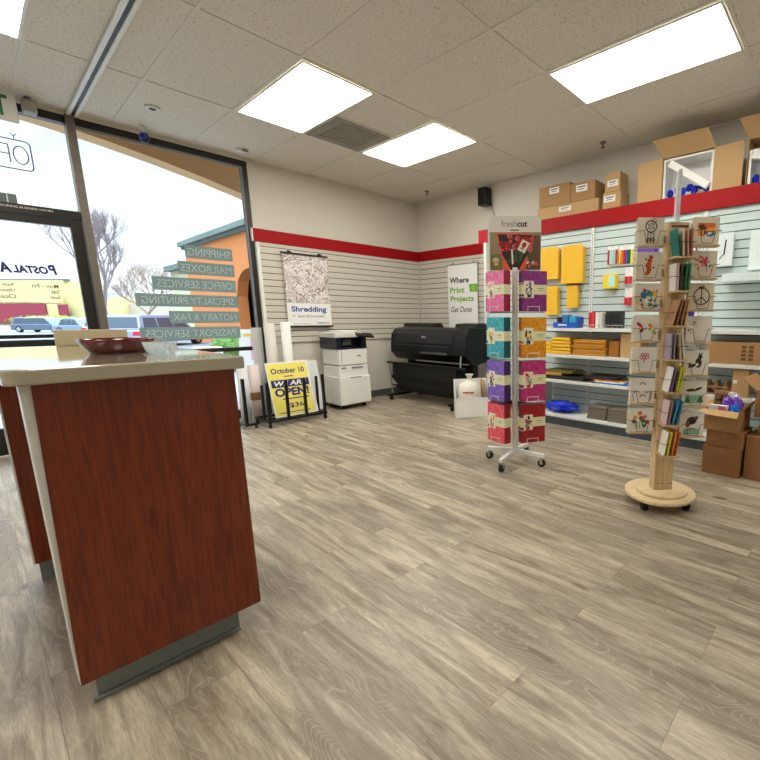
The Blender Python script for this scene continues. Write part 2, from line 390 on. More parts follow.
hl = MB(); put_text(hl, 'THIS DOOR TO REMAIN UNLOCKED DURING BUSINESS HOURS', onA(-4.435,-.0205,2.098), 0, 0, .73, .016, .0003, bold=.01)
hl.build('lettering', OFFW, w2, 0, True)
d1 = thing('door_1', 'glass shop door in a dark metal frame', 'door', (-4.43, .03, 0)); d1['kind'] = 'structure'
o = bars(MB(), [(-3.975,-3.9,.0,.06,.0,2.04),(-4.98,-4.9,.0,.06,.0,2.04),(-4.9,-3.975,.0,.06,1.985,2.04)]).build('door_frame', ALU, d1, .004, True)
o = bars(MB(), [(-4.9,-3.975,.0,.05,.012,.245)]).build('bottom_rail', ALU, d1, .004, True)
o = bars(MB(), [(-4.9,-3.975,-.03,.02,.935,.992)]).build('push_bar', BLACK, d1, .006, True)
o = bars(MB(), [(-4.9,-3.975,-.02,.02,1.006,1.038)]).build('middle_rail', BLACK, d1, .004, True)
o = MB().box(-4.9,-3.975,.024,.03,.245,1.985).build('door_glass', GLASS, d1, 0, True)
w3 = thing('window_3', 'shop window beyond the door', 'window', (-6.3, .03, 0)); w3['kind'] = 'structure'
o = bars(MB(), [(-7.6,-4.98,.0,.09,2.865,2.93),(-7.6,-4.98,.0,.09,0,.10),(-5.04,-4.98,-.03,.09,0,2.93),(-7.6,-7.5,.0,.09,.1,2.865)]).build('window_frame', ALU, w3, 0, True); o['kind'] = 'structure'
o = MB().box(-7.5,-5.04,.04,.046,.10,2.865).build('window_glass', GLASS, w3, 0, True); o['kind'] = 'structure'

# lettering on the glass, reading from outside (mirrored from inside)
def vinyl(name, c, tr):
    m = P(name, c, .6); t = m.node_tree; b = t.nodes['Principled BSDF']; d = t.nodes.new('ShaderNodeBsdfTranslucent'); d.inputs[0].default_value = (*lin(c),1)
    x = t.nodes.new('ShaderNodeMixShader'); x.inputs[0].default_value = tr; t.links.new(b.outputs[0], x.inputs[1]); t.links.new(d.outputs[0], x.inputs[2]); t.links.new(x.outputs[0], t.nodes['Material Output'].inputs[0]); return m
FROST = vinyl('grey_vinyl', (172,186,182), .7); FROSTL = vinyl('pale_vinyl', (252,253,253), .72)
def outside(x, y, z): return frame((x,y,z), (-1,0,0), (0,0,1))
for (s, x0, x1, z0, z1, place) in (('SHIPPING', -3.127, -2.677, 1.813, 1.947, 'topmost of the six, reads SHIPPING from outside'),
        ('MAILBOXES', -3.207, -2.675, 1.642, 1.777, 'second from the top, reads MAILBOXES from outside'),
        ('OFFICE SERVICES', -3.442, -2.676, 1.468, 1.604, 'reads OFFICE SERVICES from outside'),
        ('SPECIALTY PRINTING', -3.594, -2.670, 1.299, 1.428, 'reads SPECIALTY PRINTING from outside'),
        ('NOTARY & FAX', -3.338, -2.677, 1.126, 1.254, 'reads NOTARY & FAX from outside'),
        ('PASSPORT SERVICES', -3.60, -2.684, .951, 1.085, 'lowest of the six, reads PASSPORT SERVICES from outside')):
    d = MB().box(x0, x1, .0375, .0395, z0, z1).build('window_decal', FROST); d.location = (0,0,0)
    tag(d, 'grey strip on the shop window, '+place, 'decal', 'service strips on the shop window')
    m = MB(); wd = (x1-x0)*.9; cx = (x0+x1)/2
    put_text(m, s, frame((cx,.0368,(z0+z1)/2), (-1,0,0), (0,0,1)), 0, 0, wd, (z1-z0)*.58, 0, bold=0)
    m.build('lettering', FROSTL, d)
sl = MB()
put_text(sl, 'P', outside(-4.137,.022,1.602), 0, 0, .052, .085, 0, bold=.045, shear=.2)
put_text(sl, 'OSTAL', outside(-4.268,.022,1.594), 0, 0, .205, .066, 0, bold=.045, shear=.2)
put_text(sl, 'A', outside(-4.408,.022,1.602), 0, 0, .070, .085, 0, bold=.045, shear=.2)
put_text(sl, 'NNEX', outside(-4.535,.022,1.594), 0, 0, .17, .066, 0, bold=.045, shear=.2)
tag(sl.build('store_name_lettering', NAVY), 'large navy store name lettering on the door glass, reversed', 'lettering')
hd = thing('opening_hours', 'small opening hours lettering on the door glass, reversed', 'lettering', (-4.3,.022,1.3))
BRV = P('brown_vinyl', (110,92,60), .6)
for s, xr, z, wd, h in (('Mon - Fri', -4.118, 1.458, .16, .034), ('9am - 6pm', -4.383, 1.458, .17, .034), ('Sat', -4.118, 1.411, .055, .034), ('10am - 4pm', -4.383, 1.411, .19, .034), ('Sun', -4.118, 1.364, .06, .034), ('Closed', -4.383, 1.364, .13, .034), ('www.postalannex.com/', -4.118, 1.31, .44, .022)):
    hr = MB(); put_text(hr, s, outside(xr-wd/2,.022,z), 0, 0, wd, h, 0, bold=.012); hr.build('web_address' if 'www' in s else 'hours_text', BRV, hd, 0, True)
# open sign in the transom
ns = thing('open_sign', 'blue outlined sign reading OPEN in reverse in the transom window', 'sign', (-4.35,.02,2.4))
NEON = P('neon_tube_blue', (66,74,150), .3); NEONG = P('neon_tube_grey', (84,84,110), .3)
pts = []
for cx_, cz_, a0 in ((-4.165,2.61,0),(-4.56,2.61,90),(-4.56,2.44,180),(-4.165,2.44,270)):
    for k in range(5): a = rad(a0+k*22.5); pts.append((cx_+.03*cos(a), .02, cz_+.03*sin(a)))
MB().path(pts+[pts[0]], .0045).build('border_tube', NEON, ns, 0, True)
def ell(cx_, cz_, a, b, n=20): return [(cx_+a*cos(2*PI*i/n), .02, cz_+b*sin(2*PI*i/n)) for i in range(n+1)]
nl = MB().path(ell(-4.197,2.525,.042,.07), .004)
nl.path([(-4.262,.02,2.455),(-4.262,.02,2.595),(-4.31,.02,2.595),(-4.33,.02,2.575),(-4.33,.02,2.54),(-4.31,.02,2.522),(-4.262,.02,2.522)], .004)
nl.path([(-4.42,.02,2.595),(-4.35,.02,2.595),(-4.35,.02,2.455),(-4.42,.02,2.455)], .004).tube((-4.35,.02,2.525),(-4.41,.02,2.525), .004)
nl.path([(-4.44,.02,2.455),(-4.44,.02,2.595),(-4.53,.02,2.455),(-4.53,.02,2.595)], .004)
nl.build('letter_tube', NEONG, ns, 0, True)
MB().tube((-4.22,.02,2.64),(-4.22,.02,2.67), .003).tube((-4.22,.02,2.67),(-4.24,.02,2.69), .003).tube((-4.22,.02,2.67),(-4.2,.02,2.69), .003).build('hanger', NEON, ns, 0, True)
st = thing('sticker', 'grey two panel sticker on the transom glass above the door header', 'sticker', (-4.32,.036,2.127))
MB().box(-4.39,-4.325,.034,.0385,2.128,2.205).box(-4.318,-4.268,.034,.0385,2.128,2.205).build('panel', P('sticker_grey', (98,108,108), .5), st, 0, True)
MB().box(-4.325,-4.318,.034,.0385,2.128,2.205).build('divider', WHITE, st, 0, True)
# exit sign, sensor box
es = thing('exit_sign', 'white exit sign with green letters hanging by the door', 'sign', (-4.32,-.15,2.73))
MB().box(-4.50,-4.185,-.17,-.13,2.728,2.94).build('housing', OFFW, es, .008, True)
MB().tube((-4.32,-.15,2.94),(-4.32,-.15,2.957), .03).build('canopy', OFFW, es, 0, True)
m = MB(); put_text(m, 'EXIT', onA(-4.368,-.1705,2.835), 0, 0, .27, .155, .0006, bold=.02); m.build('lettering', P('exit_green', (10,110,60), .4), es, 0, True)
sb = thing('door_sensor', 'small grey box under the ceiling beside the exit sign', 'sensor', (-4.11,-.13,2.83))
MB().box(-4.152,-4.072,-.18,-.06,2.832,2.925).build('housing', P('sensor_grey', (150,146,136), .5), sb, .006, True)
MB().tube((-4.112,-.11,2.925),(-4.112,-.11,2.957), .02).build('stem', GREYP, sb, 0, True)
# track on the ceiling running from the mullion
tk = thing('ceiling_track', 'white ceiling rail with a dark slot running out from the window mullion', 'rail', (-3.845,-1.8,H-.03))
MB().box(-3.881,-3.857,-3.6,-.02,H-.03,H-.0075).box(-3.833,-3.809,-3.6,-.02,H-.03,H-.0075).build('rail', WHITE, tk, .003, True)
MB().box(-3.857,-3.833,-3.6,-.02,H-.02,H-.0075).build('slot', BLACK, tk, 0, True)

# ------------------------------------------------------------------ ceiling fittings
def troffer(x0, y0, label, mat=DIFF, first=[None]):
    loc = (x0+TL/2, y0-TL, H-.008)
    if first[0] is None:
        r = thing('ceiling_light', label, 'ceiling light', loc, 0, 'recessed ceiling lights'); a, b = TL/2-.013, TL-.013
        MB().box(-a,a,-b,-b+.016,-.006,.002).box(-a,a,b-.016,b,-.006,.002).box(-a,-a+.016,-b+.016,b-.016,-.006,.002).box(a-.016,a,-b+.016,b-.016,-.006,.002).build('frame', WHITE, r)
        MB().box(-a+.016,a-.016,-b+.016,b-.016,-.003,.0015).build('diffuser', mat, r); first[0] = r; return r
    return dup(first[0], loc, 0, label)
troffer(A0, E0, 'bright ceiling light panel left of the ceiling vent')
troffer(A0+2*TL, E0, 'bright ceiling light panel right of the ceiling vent')
troffer(A0-3*TL, E0, 'ceiling light panel cut off by the upper left corner of the photo')
troffer(A0+2*TL, E0-4*TL, 'largest ceiling light panel, above the cartons on the shelf unit')
k = 0
for x, y in ((A0-3*TL,E0-4*TL),(A0-6*TL,E0-4*TL),(A0+2*TL,E0-8*TL)):
    k += 1; troffer(x, y, 'ceiling light panel out of view behind the camera')
v = thing('ceiling_vent', 'dusty grey ceiling air vent between two lights', 'vent', (A0+1.5*TL, E0-TL/2, H-.006))
VG = P('vent_grey', (150,147,138), .7, noise=.25, nscale=6)
MB().box(-.29,.29,-.29,.29,-.004,-.001).build('panel', VG, v)
mv = MB()
for i in range(9): mv.box(-.20,.20,-.20+i*.05-.017,-.20+i*.05+.017,-.011,-.0042)
mv.build('louvers', VG, v)
def sprinkler(x, y, label):
    s = thing('sprinkler', label, 'sprinkler', (x,y,H-.001), 0, 'ceiling sprinklers')
    MB().lathe([(0,-.001),(.035,-.001),(.03,-.012),(.012,-.014)]).build('escutcheon', GREYP, s)
    MB().tube((0,0,-.012),(0,0,-.05), .008).tube((0,0,-.05),(0,0,-.053), .02).build('head', P('dull_brass', (90,80,64), .4, .7), s); return s
sprinkler(-.327, -.636, 'small dark sprinkler on the ceiling near the room corner')
sprinkler(-.327, -3.377, 'small dark sprinkler on the ceiling above the stacked boxes')
s = thing('smoke_detector', 'round white ceiling fitting with a dark centre near the window', 'detector', (-3.429,-.702,H-.001))
MB().lathe([(0,-.001),(.055,-.001),(.05,-.016),(.028,-.018)]).build('cover', WHITE, s); MB().lathe([(0,-.024),(.022,-.02),(.028,-.014)]).build('centre', BLACK, s)
s = thing('security_camera', 'small dome camera with a blue ring hanging above the shop window', 'camera', (-3.385,-.17,H-.001))
MB().lathe([(0,-.001),(.03,-.001),(.028,-.03),(.012,-.034),(.012,-.06)]).build('mount', WHITE, s)
mm = MB(); mm.lathe([(0,-.05),(.022,-.045),(.04,-.02),(.042,0),(.03,.032),(0,.038)], (0,0,-.095)); mm.build('body', P('camera_body', (24,26,60), .3), s)
RB = P('blue_ring', (60,70,210), .3)
Mr = frame((-.018*1,-.038,-.098), (cos(rad(-38)),sin(rad(-38)),0), (0,0,1)); MB().ring(Mr, 0, 0, .017, .030, .008, n=28).build('ring', RB, s)
s = thing('motion_detector', 'small white box on the ceiling near the window corner', 'detector', (-2.588,-.274,H-.001))
MB().box(-.05,.05,-.03,.03,-.03,0).build('housing', WHITE, s, .006); MB().box(.0,.055,-.033,-.0305,-.024,-.01).build('lens', GREYP, s)
s = thing('wall_speaker', 'small black speaker mounted high on the wall in the corner', 'speaker', (-.1,-1.52,2.665))
MB().box(-.06,.075,-.075,.065,0,.225).build('cabinet', BLACK, s, .012); MB().box(-.064,-.0605,-.062,.052,.012,.213).build('grille', FABRIC, s)
MB().box(.075,.099,-.03,.03,.09,.14).build('bracket', BLACKM, s)
MB().path([(.07,-.07,.06),(.075,-.085,-.02),(.085,-.1,-.09),(.09,-.12,-.16)], .004).build('cable', BLACK, s)

# ------------------------------------------------------------------ posters
def strips(mb, M, w, h, n, mats):
    for i in range(n):
        l = random.uniform(.08,.20); a = random.uniform(0,PI)
        x = random.uniform(-w/2,w/2); y = random.uniform(-h/2,h/2); wd = random.uniform(.010,.017)
        # keep inside the print
        ex = abs(cos(a))*l/2+abs(sin(a))*wd/2; ey = abs(sin(a))*l/2+abs(cos(a))*wd/2
        x = max(-w/2+ex, min(w/2-ex, x)); y = max(-h/2+ey, min(h/2-ey, y))
        mb.rect(M, x, y, l, wd, .0004+i*.000003, random.choice(mats), a)
ps = thing('poster', 'poster with shredded paper picture reading Shredding, on the slatwall', 'poster', (-1.86,-.06,1.06))
MB().box(-2.165,-1.59,-.062,-.060,1.085,1.955).build('sheet', PAPER, ps, 0, True)
Mp = onA(-1.8775,-.0625,1.66)
m = MB(); m.rect(Mp, 0, 0, .575, .585, 0, 0); strips(m, Mp, .575, .585, 620, [1,1,2,2,3])
m.build('picture', [P('shred_shadow', (140,124,116), .8), P('shred_white', (236,230,228), .8), P('shred_grey', (208,198,196), .8), P('shred_dark', (162,148,140), .8)], ps, 0, True)
GRI = P('grey_ink', (120,120,124), .6)
m = MB(); put_text(m, 'Shredding', onA(-1.885,-.0625,1.283), 0, 0, .46, .09, 0, 0, bold=.03); m.build('title_lettering', BLUEI, ps, 0, True)
m = MB(); put_text(m, 'Secure & Convenient', onA(-1.885,-.0625,1.205), .02, 0, .35, .034, 0, 0, .01); m.ring(onA(-2.09,-.0625,1.208), 0, 0, .010, .014, 0, 0); m.rect(onA(-1.995,-.0625,1.105), 0, 0, .22, .004, 0, 0); m.build('subtitle_lettering', GRI, ps, 0, True)
m = MB(); put_text(m, 'Postal', onA(-1.75,-.0625,1.118), 0, 0, .085, .020, 0, 0, bold=.03); m.build('logo_lettering', BLUEI, ps, 0, True)
m = MB(); put_text(m, 'Annex', onA(-1.66,-.0625,1.118), 0, 0, .08, .020, 0, 0, bold=.03); m.build('logo_lettering', REDI, ps, 0, True)
MB().box(-2.185,-1.585,-.072,-.054,1.955,1.978).build('top_rail', BLACK, ps, .003, True)
MB().box(-2.175,-1.575,-.072,-.054,1.062,1.085).build('bottom_rail', BLACK, ps, .003, True)
for x in (-2.07,-1.68): MB().box(x-.02,x+.02,-.066,-.0235,1.978,1.99).box(x-.02,x+.02,-.03,-.0235,1.978,2.004).build('hook', BLACKM, ps, 0, True)
ps = thing('poster', 'tall white poster reading Where Print Projects Get Done', 'poster', (-.06,-.97,1.02))
MB().box(-.062,-.060,-1.34,-.735,1.02,1.945).build('sheet', PAPER, ps, 0, True)
m = MB()
def tb(s, y, z, wd, h, mi, b=.02, sh=0):
    m = MB(); put_text(m, s, onB(-.0625, y-.065, z), 0, 0, wd, h, 0, 0, b, sh); m.build('lettering', (INK, GREEN, INK)[mi], ps, 0, True)
tb('Where', -.905, 1.727, .40, .085, 0, .03); tb('Print', -.865, 1.585, .30, .085, 1, .03); tb('Projects', -.96, 1.447, .48, .105, 1, .03); tb('Get Done', -.94, 1.305, .43, .085, 2, .012, .25)
ti = MB().poly(onB(-.0625,-1.25,1.605), [(-.08,.055),(-.06,-.055),(.085,-.055),(.085,.055)], 0, 0).build('green_tag', GREEN, ps, 0, True)
m = MB()
m.ring(onB(-.063,-1.255,1.603), 0, 0, .02, .028, .0, 0)
m.build('tag_mark', [P('pale_green', (190,220,150), .5)], ti, 0, True)
MB().box(-.068,-.056,-1.365,-.72,1.945,1.957).build('top_rail', GREYP, ps, 0, True)
MB().tube((-.062,-.81,1.957),(-.03,-.84,1.99), .004).tube((-.062,-1.26,1.957),(-.03,-1.23,1.99), .004).build('hanger', BLACKM, ps, 0, True)

# ------------------------------------------------------------------ counter
ct = thing('service_counter', 'cherry wood counter with a beige top standing in the left foreground', 'counter', (-4.37,-3.4,0))
poly = [(-4.60,-3.985),(-4.10,-3.985),(-4.10,-2.63),(-4.65,-2.63),(-4.65,-3.935)]
for k in range(1,5): a = rad(180+k*18); poly.append((-4.60+.05*cos(a), -3.935+.05*sin(a)))
MB().prism(poly, 'z', 1.0, 1.043).build('countertop', COUNTER, ct, .006, True, 3)
MB().hexa([(-4.620,-3.952,.10),(-4.125,-3.952,.10),(-4.125,-3.946,.10),(-4.620,-3.946,.10),(-4.600,-3.952,.9995),(-4.125,-3.952,.9995),(-4.125,-3.946,.9995),(-4.600,-3.946,.9995)]).box(-4.13,-4.125,-3.9455,-3.86,.10,.9995).build('front_panel', CHERRY, ct, 0, True)
MB().box(-4.622,-4.1305,-3.9455,-3.86,.10,.9995).build('pedestal', WHITE, ct, .002, True)
MB().box(-4.587,-4.188,-3.9,-3.862,0,.0995).box(-4.6,-4.19,-3.915,-3.9,0,.012).build('kick_plate', KICK, ct, .003, True)
MB().box(-4.640,-4.125,-2.90,-2.82,.10,.9995).build('end_panel', CHERRY, ct, .002, True)
MB().box(-4.646,-4.6405,-2.898,-2.822,.10,.9995).build('side_edging', WHITE, ct, 0, True)
MB().box(-4.63,-4.188,-2.87,-2.83,0,.0995).build('kick_plate', KICK, ct, .003, True)
MB().box(-4.145,-4.127,-3.859,-2.901,.3,.9995).build('modesty_panel', CHERRY, ct, 0, True)
tag(MB().box(-4.43,-4.165,-2.665,-2.636,1.0435,1.118).build('desk_divider', P('beige_block', (184,170,138), .4), bev=.003), 'low beige upright board at the far end of the counter behind the bowl', 'board')
bw = thing('bowl', 'wide dark red bowl on the beige countertop', 'bowl', (-4.328,-3.41,1.0435))
MAR = P('maroon_glaze', (88,4,16), .15, coat=.5)
MB().lathe([(0,.004),(.078,.004),(.083,0),(.087,.006),(.102,.022),(.112,.042),(.115,.053),(.110,.053),(.106,.044),(.097,.028),(.08,.014),(0,.012)], n=48).build('body', MAR, bw)
for k, (x, y, zz, nm) in enumerate(((-.045,-.02,.048,'left'),(.012,.01,.050,'right'),(-.015,-.045,.03,'middle'))):
    c = thing('wrapped_candy', 'white wrapped candy in the red bowl, %s one' % nm, 'candy', (-4.328+x,-3.41+y,1.0435+zz-.016), k*.8, 'candies in the red bowl')
    MB().lathe([(0,-.013),(.01,-.009),(.014,0),(.01,.009),(0,.013)], (0,0,0), n=12).build('sweet', CREAM, c)
    MB().prism([(-.03,-.009),(-.012,0),(-.03,.009)], 'z', -.001, .001).prism([(.03,-.009),(.012,0),(.03,.009)], 'z', -.001, .001).build('wrapper', PAPER, c)
gd = MB().lathe([(0,.002),(.03,.002),(.036,0),(.045,.02),(.05,.042),(.046,.042),(.04,.02),(.03,.008),(0,.007)], n=60, wob=lambda t, z: 1+.06*cos(12*t))
o = gd.build('glass_dish', CLEARG); o.location = (-4.245,-3.62,1.0435); tag(o, 'small clear ribbed glass dish on the counter right of the red bowl', 'dish')

# ------------------------------------------------------------------ copier
cp = thing('copier', 'white office copier with a black control band on a white cabinet', 'copier', (-1.6,-.3,0))
X0, X1, Y0, Y1 = -1.805, -1.36, -.53, -.09
MB().box(X0,X1,Y0,Y1,.055,.425).build('cabinet', WHITE, cp, .008, True)
MB().box(X0+.02,X1-.02,Y0+.03,Y1-.02,.045,.055).build('base_plate', BLACK, cp, 0, True)
MB().box(X0+.01,X1-.004,Y0-.012,Y0-.0005,.07,.412).build('door', WHITE, cp, .004, True)
MB().box(-1.66,-1.5,Y0-.018,Y0-.012,.408,.418).build('handle', GREYP, cp, 0, True)
for x in (X0+.07,X1-.07):
    for y in (Y0+.07,Y1-.07):
        c = MB().tube((x-.012,y,.0225),(x+.012,y,.0225), .0225, n=16).build('caster', RUBBER, cp, 0, True)
        MB().box(x-.016,x+.016,y-.016,y+.016,.026,.046).build('fork', BLACKM, c, 0, True)
a0, a1, b0 = -1.745, -1.365, -.50
MB().box(a0-.03,a1,b0,Y1,.4255,.565).build('paper_tray', WHITE, cp, .006, True)
MB().box(a0+.14,a1-.08,b0-.012,b0,.528,.548).build('tray_handle', GREYP, cp, .003, True)
MB().box(a0-.005,a0+.06,b0-.004,b0,.528,.55).build('side_latch', GREYP, cp, 0, True)
MB().box(a0-.03,a1,b0-.004,Y1,.574,.78).build('body', WHITE, cp, .012, True)
MB().box(a0,a0+.006,b0-.0055,b0-.004,.60,.77).box(a0+.01,a0+.02,b0-.0055,b0-.004,.72,.73).build('seam', GREYP, cp, 0, True)
m = MB(); put_text(m, 'xerox', onA(-1.49,b0-.0045,.688), 0, 0, .06, .022, .0004, bold=.03); m.build('lettering', INK, cp, 0, True)
DB = P('copier_navy', (16,22,42), .35)
MB().box(a0-.05,a1+.005,b0-.01,Y1,.785,.80).box(a0-.05,a0+.02,b0,Y1,.80,.93).box(a0+.31,a1+.0,b0,Y1,.80,.93).box(a0+.02,a0+.31,b0+.12,Y1,.80,.93).build('control_band', DB, cp, .004, True)
MB().box(a0+.1,a0+.22,b0+.105,b0+.119,.83,.90).build('output_tray', GREYP, cp, 0, True)
MB().box(-1.815,a1-.06,b0-.02,Y1,.931,.995).build('scanner_lid', OFFW, cp, .012, True)
MB().box(-1.69,a1-.09,b0+.07,Y1-.05,.9955,1.02).build('document_feeder', WHITE, cp, .01, True)
Mc = frame((-1.41,-.54,.955),(1,0,-.08),(0,.85,.5)); MB().box(-.12,.12,-.04,.05,-.012,.012,0,Mc).build('control_panel', BLACK, cp, .004, True)

# ------------------------------------------------------------------ wide printer
pp = thing('wide_format_printer', 'black wide format printer on a stand in the room corner', 'printer', (-.6,-1.05,0))
YL, YR = -.30, -1.84
prof = [(-.80,.66),(-.835,.70),(-.835,.80),(-.815,.95),(-.76,1.02),(-.68,1.045),(-.42,1.045),(-.375,1.0),(-.375,.60),(-.6,.57),(-.74,.60)]
MB().prism(prof, 'y', YR, YL).build('body', BLACKG, pp, .012, True)
MB().prism([(-.843,.84),(-.822,.955),(-.765,1.029),(-.69,1.055),(-.685,1.048),(-.75,1.02),(-.815,.95),(-.835,.84)], 'y', -1.60, -.42).build('hood', P('hood_black', (15,19,25), .35), pp, .003, True)
MB().box(-.84,-.80,-1.55,-.42,.765,.80).box(-.838,-.82,-1.45,-.9,.70,.735).build('output_slot', P('slot_black', (6,6,7), .6), pp, 0, True)
MB().box(-.85,-.836,-1.56,-.38,.80,.812).build('slot_lip', P('lip_grey', (46,48,52), .5), pp, 0, True)
MB().box(-.842,-.834,-1.50,-.98,.695,.725).build('slot_guide', P('guide_grey', (70,72,76), .5), pp, 0, True)
MB().prism([(-.842,.80),(-.842,.9),(-.82,.99),(-.75,1.06),(-.5,1.06),(-.5,1.04),(-.74,1.03),(-.81,.96),(-.832,.8)], 'y', -1.83, -1.62).build('control_housing', BLACK, pp, .004, True)
MB().box(-.76,-.66,-1.79,-1.66,1.0605,1.066).build('control_panel', P('panel_dark', (60,66,70), .25), pp, 0, True)
m = MB(); put_text(m, 'Canon', frame((-.8365,-1.05,.925),(0,-1,0),(.15,0,1)), 0, 0, .085, .026, .003, bold=.03); m.build('lettering', OFFW, pp, 0, True)
MB().prism([(-.64,1.0455),(-.62,1.10),(-.44,1.11),(-.39,1.0455)], 'y', -.98, -.36).build('roll_cover', BLACK, pp, .01, True)
MB().prism([(-.64,1.0455),(-.62,1.10),(-.44,1.11),(-.39,1.0455)], 'y', -1.83, -1.45).build('roll_cover', BLACK, pp, .01, True)
for y in (-.42, -1.70):
    l = MB().box(-.60,-.50,y-.035,y+.035,.095,.575).build('stand_leg', BLACKM, pp, .004, True)
    MB().box(-1.0,-.37,y-.04,y+.04,.06,.095).build('foot', BLACKM, l, .01, True)
    for x in (-.95,-.41): MB().tube((x,y-.014,.03),(x,y+.014,.03), .03, n=16).build('caster', RUBBER, l, 0, True)
MB().box(-.57,-.53,-1.67,-.455,.2,.28).build('crossbar', BLACKM, pp, 0, True)
# hanging media basket
MB().tube((-.90,-.30,.545),(-.90,-1.88,.545), .016).build('basket_rail', BLACKM, pp, 0, True)
MB().tube((-.90,-.36,.54),(-.93,-.42,.10), .008).tube((-.90,-1.80,.54),(-.86,-1.78,.70), .012).build('basket_arm', GREYP, pp, 0, True)
bk = [(-.90,.535),(-.90,.36),(-.88,.22),(-.80,.13),(-.68,.16),(-.62,.40),(-.62,.56)]
m = MB()
for (p, q) in zip(bk, bk[1:]): m.add([(p[0],-.34,p[1]),(p[0],-1.84,p[1]),(q[0],-1.66,q[1]),(q[0],-.5,q[1])] if q[1] < .3 else [(p[0],-.42,p[1]),(p[0],-1.72,p[1]),(q[0],-1.72,q[1]),(q[0],-.42,q[1])], [(0,1,2,3)])
o = m.build('basket', FABRIC, pp, 0, True); sd = o.modifiers.new('s','SOLIDIFY'); sd.thickness = .006
m = MB()
for i in range(16): y = -.62-i*.05; m.box(-.906,-.894,y-.006,y+.006,.5565,.565)
m.build('rail_clips', P('clip_grey', (60,62,64), .5), pp, 0, True)
tag(MB().path([(-.02,-.33,.14),(-.07,-.33,.02),(-.16,-.28,.006),(-.32,-.25,.006),(-.45,-.22,.006),(-.53,-.30,.006)], .005).build('power_cord', OFFW), 'pale power cord on the floor left of the wide printer', 'cord')

# ------------------------------------------------------------------ poster rack and what stands in it
rk = thing('poster_rack', 'black rolling poster rack holding the yellow sign', 'rack', (-2.5,-.62,0))
YF, YB = -.79, -.46; Z0 = .085
for (x, z) in ((-2.785,.50),(-2.585,.51),(-2.385,.50),(-2.165,.53)): MB().box(x-.014,x+.014,YF-.014,YF+.014,Z0,z).build('post', BLACKM, rk, .002, True)
for (x, z) in ((-2.785,.46),(-2.175,.50)): MB().box(x-.012,x+.012,-.672,-.648,Z0,z).build('post', BLACKM, rk, .002, True)
MB().box(-2.805,-2.145,YF-.014,YF+.014,.06,.085).box(-2.805,-2.145,YB-.014,YB+.014,.06,.085).box(-2.805,-2.775,YF,YB,.06,.085).box(-2.165,-2.135,YF,YB,.06,.085).box(-2.6,-2.57,YF,YB,.06,.085).box(-2.4,-2.37,YF,YB,.06,.085).box(-2.805,-2.145,-.672,-.648,.06,.085).build('base_frame', BLACKM, rk, .002, True)
for x in (-2.785,-2.165):
    for y in (YF, YB):
        c = MB().tube((x-.01,y,.024),(x+.01,y,.024), .024, n=16).build('caster', RUBBER, rk, 0, True)
        MB().box(x-.015,x+.015,y-.006,y+.006,.03,.06).build('fork', BLACKM, c, 0, True)
# yellow sign, leaning back
og = thing('yard_sign', 'yellow sign reading October 10 WE ARE OPEN leaning in the black rack', 'sign', (-2.5,-.73,.088))
up_ = Vector((0,.155,.6)).normalized(); Ms = frame((-2.465,-.735,.088), (1,0,0), up_)
MB().box(-.235,.225,0,.62,-.006,0,0,Ms).build('panel', PAPER, og, 0, True)
m = MB(); m.rect(Ms, -.005, .31, .44, .59, .0006, 0)
put_text(m, 'October 10', Ms, -.005, .52, .37, .062, .0012, 1, .025); m.rect(Ms, -.01, .455, .10, .012, .0012, 3)
m.rect(Ms, -.0, .375, .42, .085, .001, 1); put_text(m, 'WE ARE', Ms, 0, .375, .36, .056, .002, 2, .03, .2)
put_text(m, 'OPEN!', Ms, 0, .275, .38, .095, .0012, 1, .04)
m.rect(Ms, .03, .198, .30, .012, .0012, 1); put_text(m, '$36', Ms, .02, .118, .16, .062, .0012, 1, .02); m.rect(Ms, -.01, .045, .34, .008, .0012, 1)
m.build('print', [YELS, NAVY, PAPER, REDI], og, 0, True)
def board(x0, x1, yb, yt, z0, h, label, mat=PAPER, lean=0):
    r = thing('foam_board', label, 'board', ((x0+x1)/2, yb, z0), 0, 'white boards in the poster rack')
    uu = Vector((lean, yt-yb, h)); Mb = frame(((x0+x1)/2, yb, z0), (1,0,0), uu)
    MB().box(-(x1-x0)/2,(x1-x0)/2,0,uu.length,-.005,0,0,Mb).build('panel', mat, r, 0, True)
board(-2.43,-2.20,-.715,-.52,.088,.60,'white foam board directly behind the yellow sign')
board(-2.29,-2.075,-.62,-.50,.088,.585,'pale grey white foam board at the right end of the poster rack', P('board_grey', (222,224,226), .6))
def roll(x, y, r, z0, h, label, mat, tape=None, core=True):
    o = thing('paper_roll', label, 'paper roll', (x,y,z0), 0, 'rolls of paper and film by the window')
    MB().lathe([(r*.45,0),(r,0),(r,h),(r*.45,h),(r*.45,h-.02)], n=28).build('wrap', mat, o)
    if tape: MB().lathe([(r+.001,h*.40),(r+.0015,h*.405),(r+.0015,h*.53),(r+.001,h*.535)], n=28).build('tape_band', tape, o)
    MB().lathe([(r*.36,.001),(r*.44,.001),(r*.44,h-.004),(r*.36,h-.004)], n=20).build('core', KRAFT, o)
roll(-2.735,-.355,.058,.0,.655,'pale pink paper roll with a brown tape band beside the rack',P('pinkish_paper', (222,206,198), .6),P('brown_tape', (130,88,58), .4))
roll(-2.87,-.40,.052,0,.65,'white paper roll at the far left, next to the taped roll',P('white_roll', (222,222,224), .6))
roll(-2.485,-.27,.058,0,1.12,'tall off-white paper roll standing under the poster rail, left of the two',P('offwhite_roll', (218,212,204), .6))
roll(-2.30,-.27,.053,0,1.135,'tall bright white paper roll, right of the two by the poster',PAPER)
roll(-2.575,-.13,.055,0,1.07,'translucent film roll wrapped in clear plastic against the window jamb',PLASTIC)
rs = thing('roll_stand', 'small black stand holding the rolls left of the poster rack', 'rack', (-2.93,-.62,0))
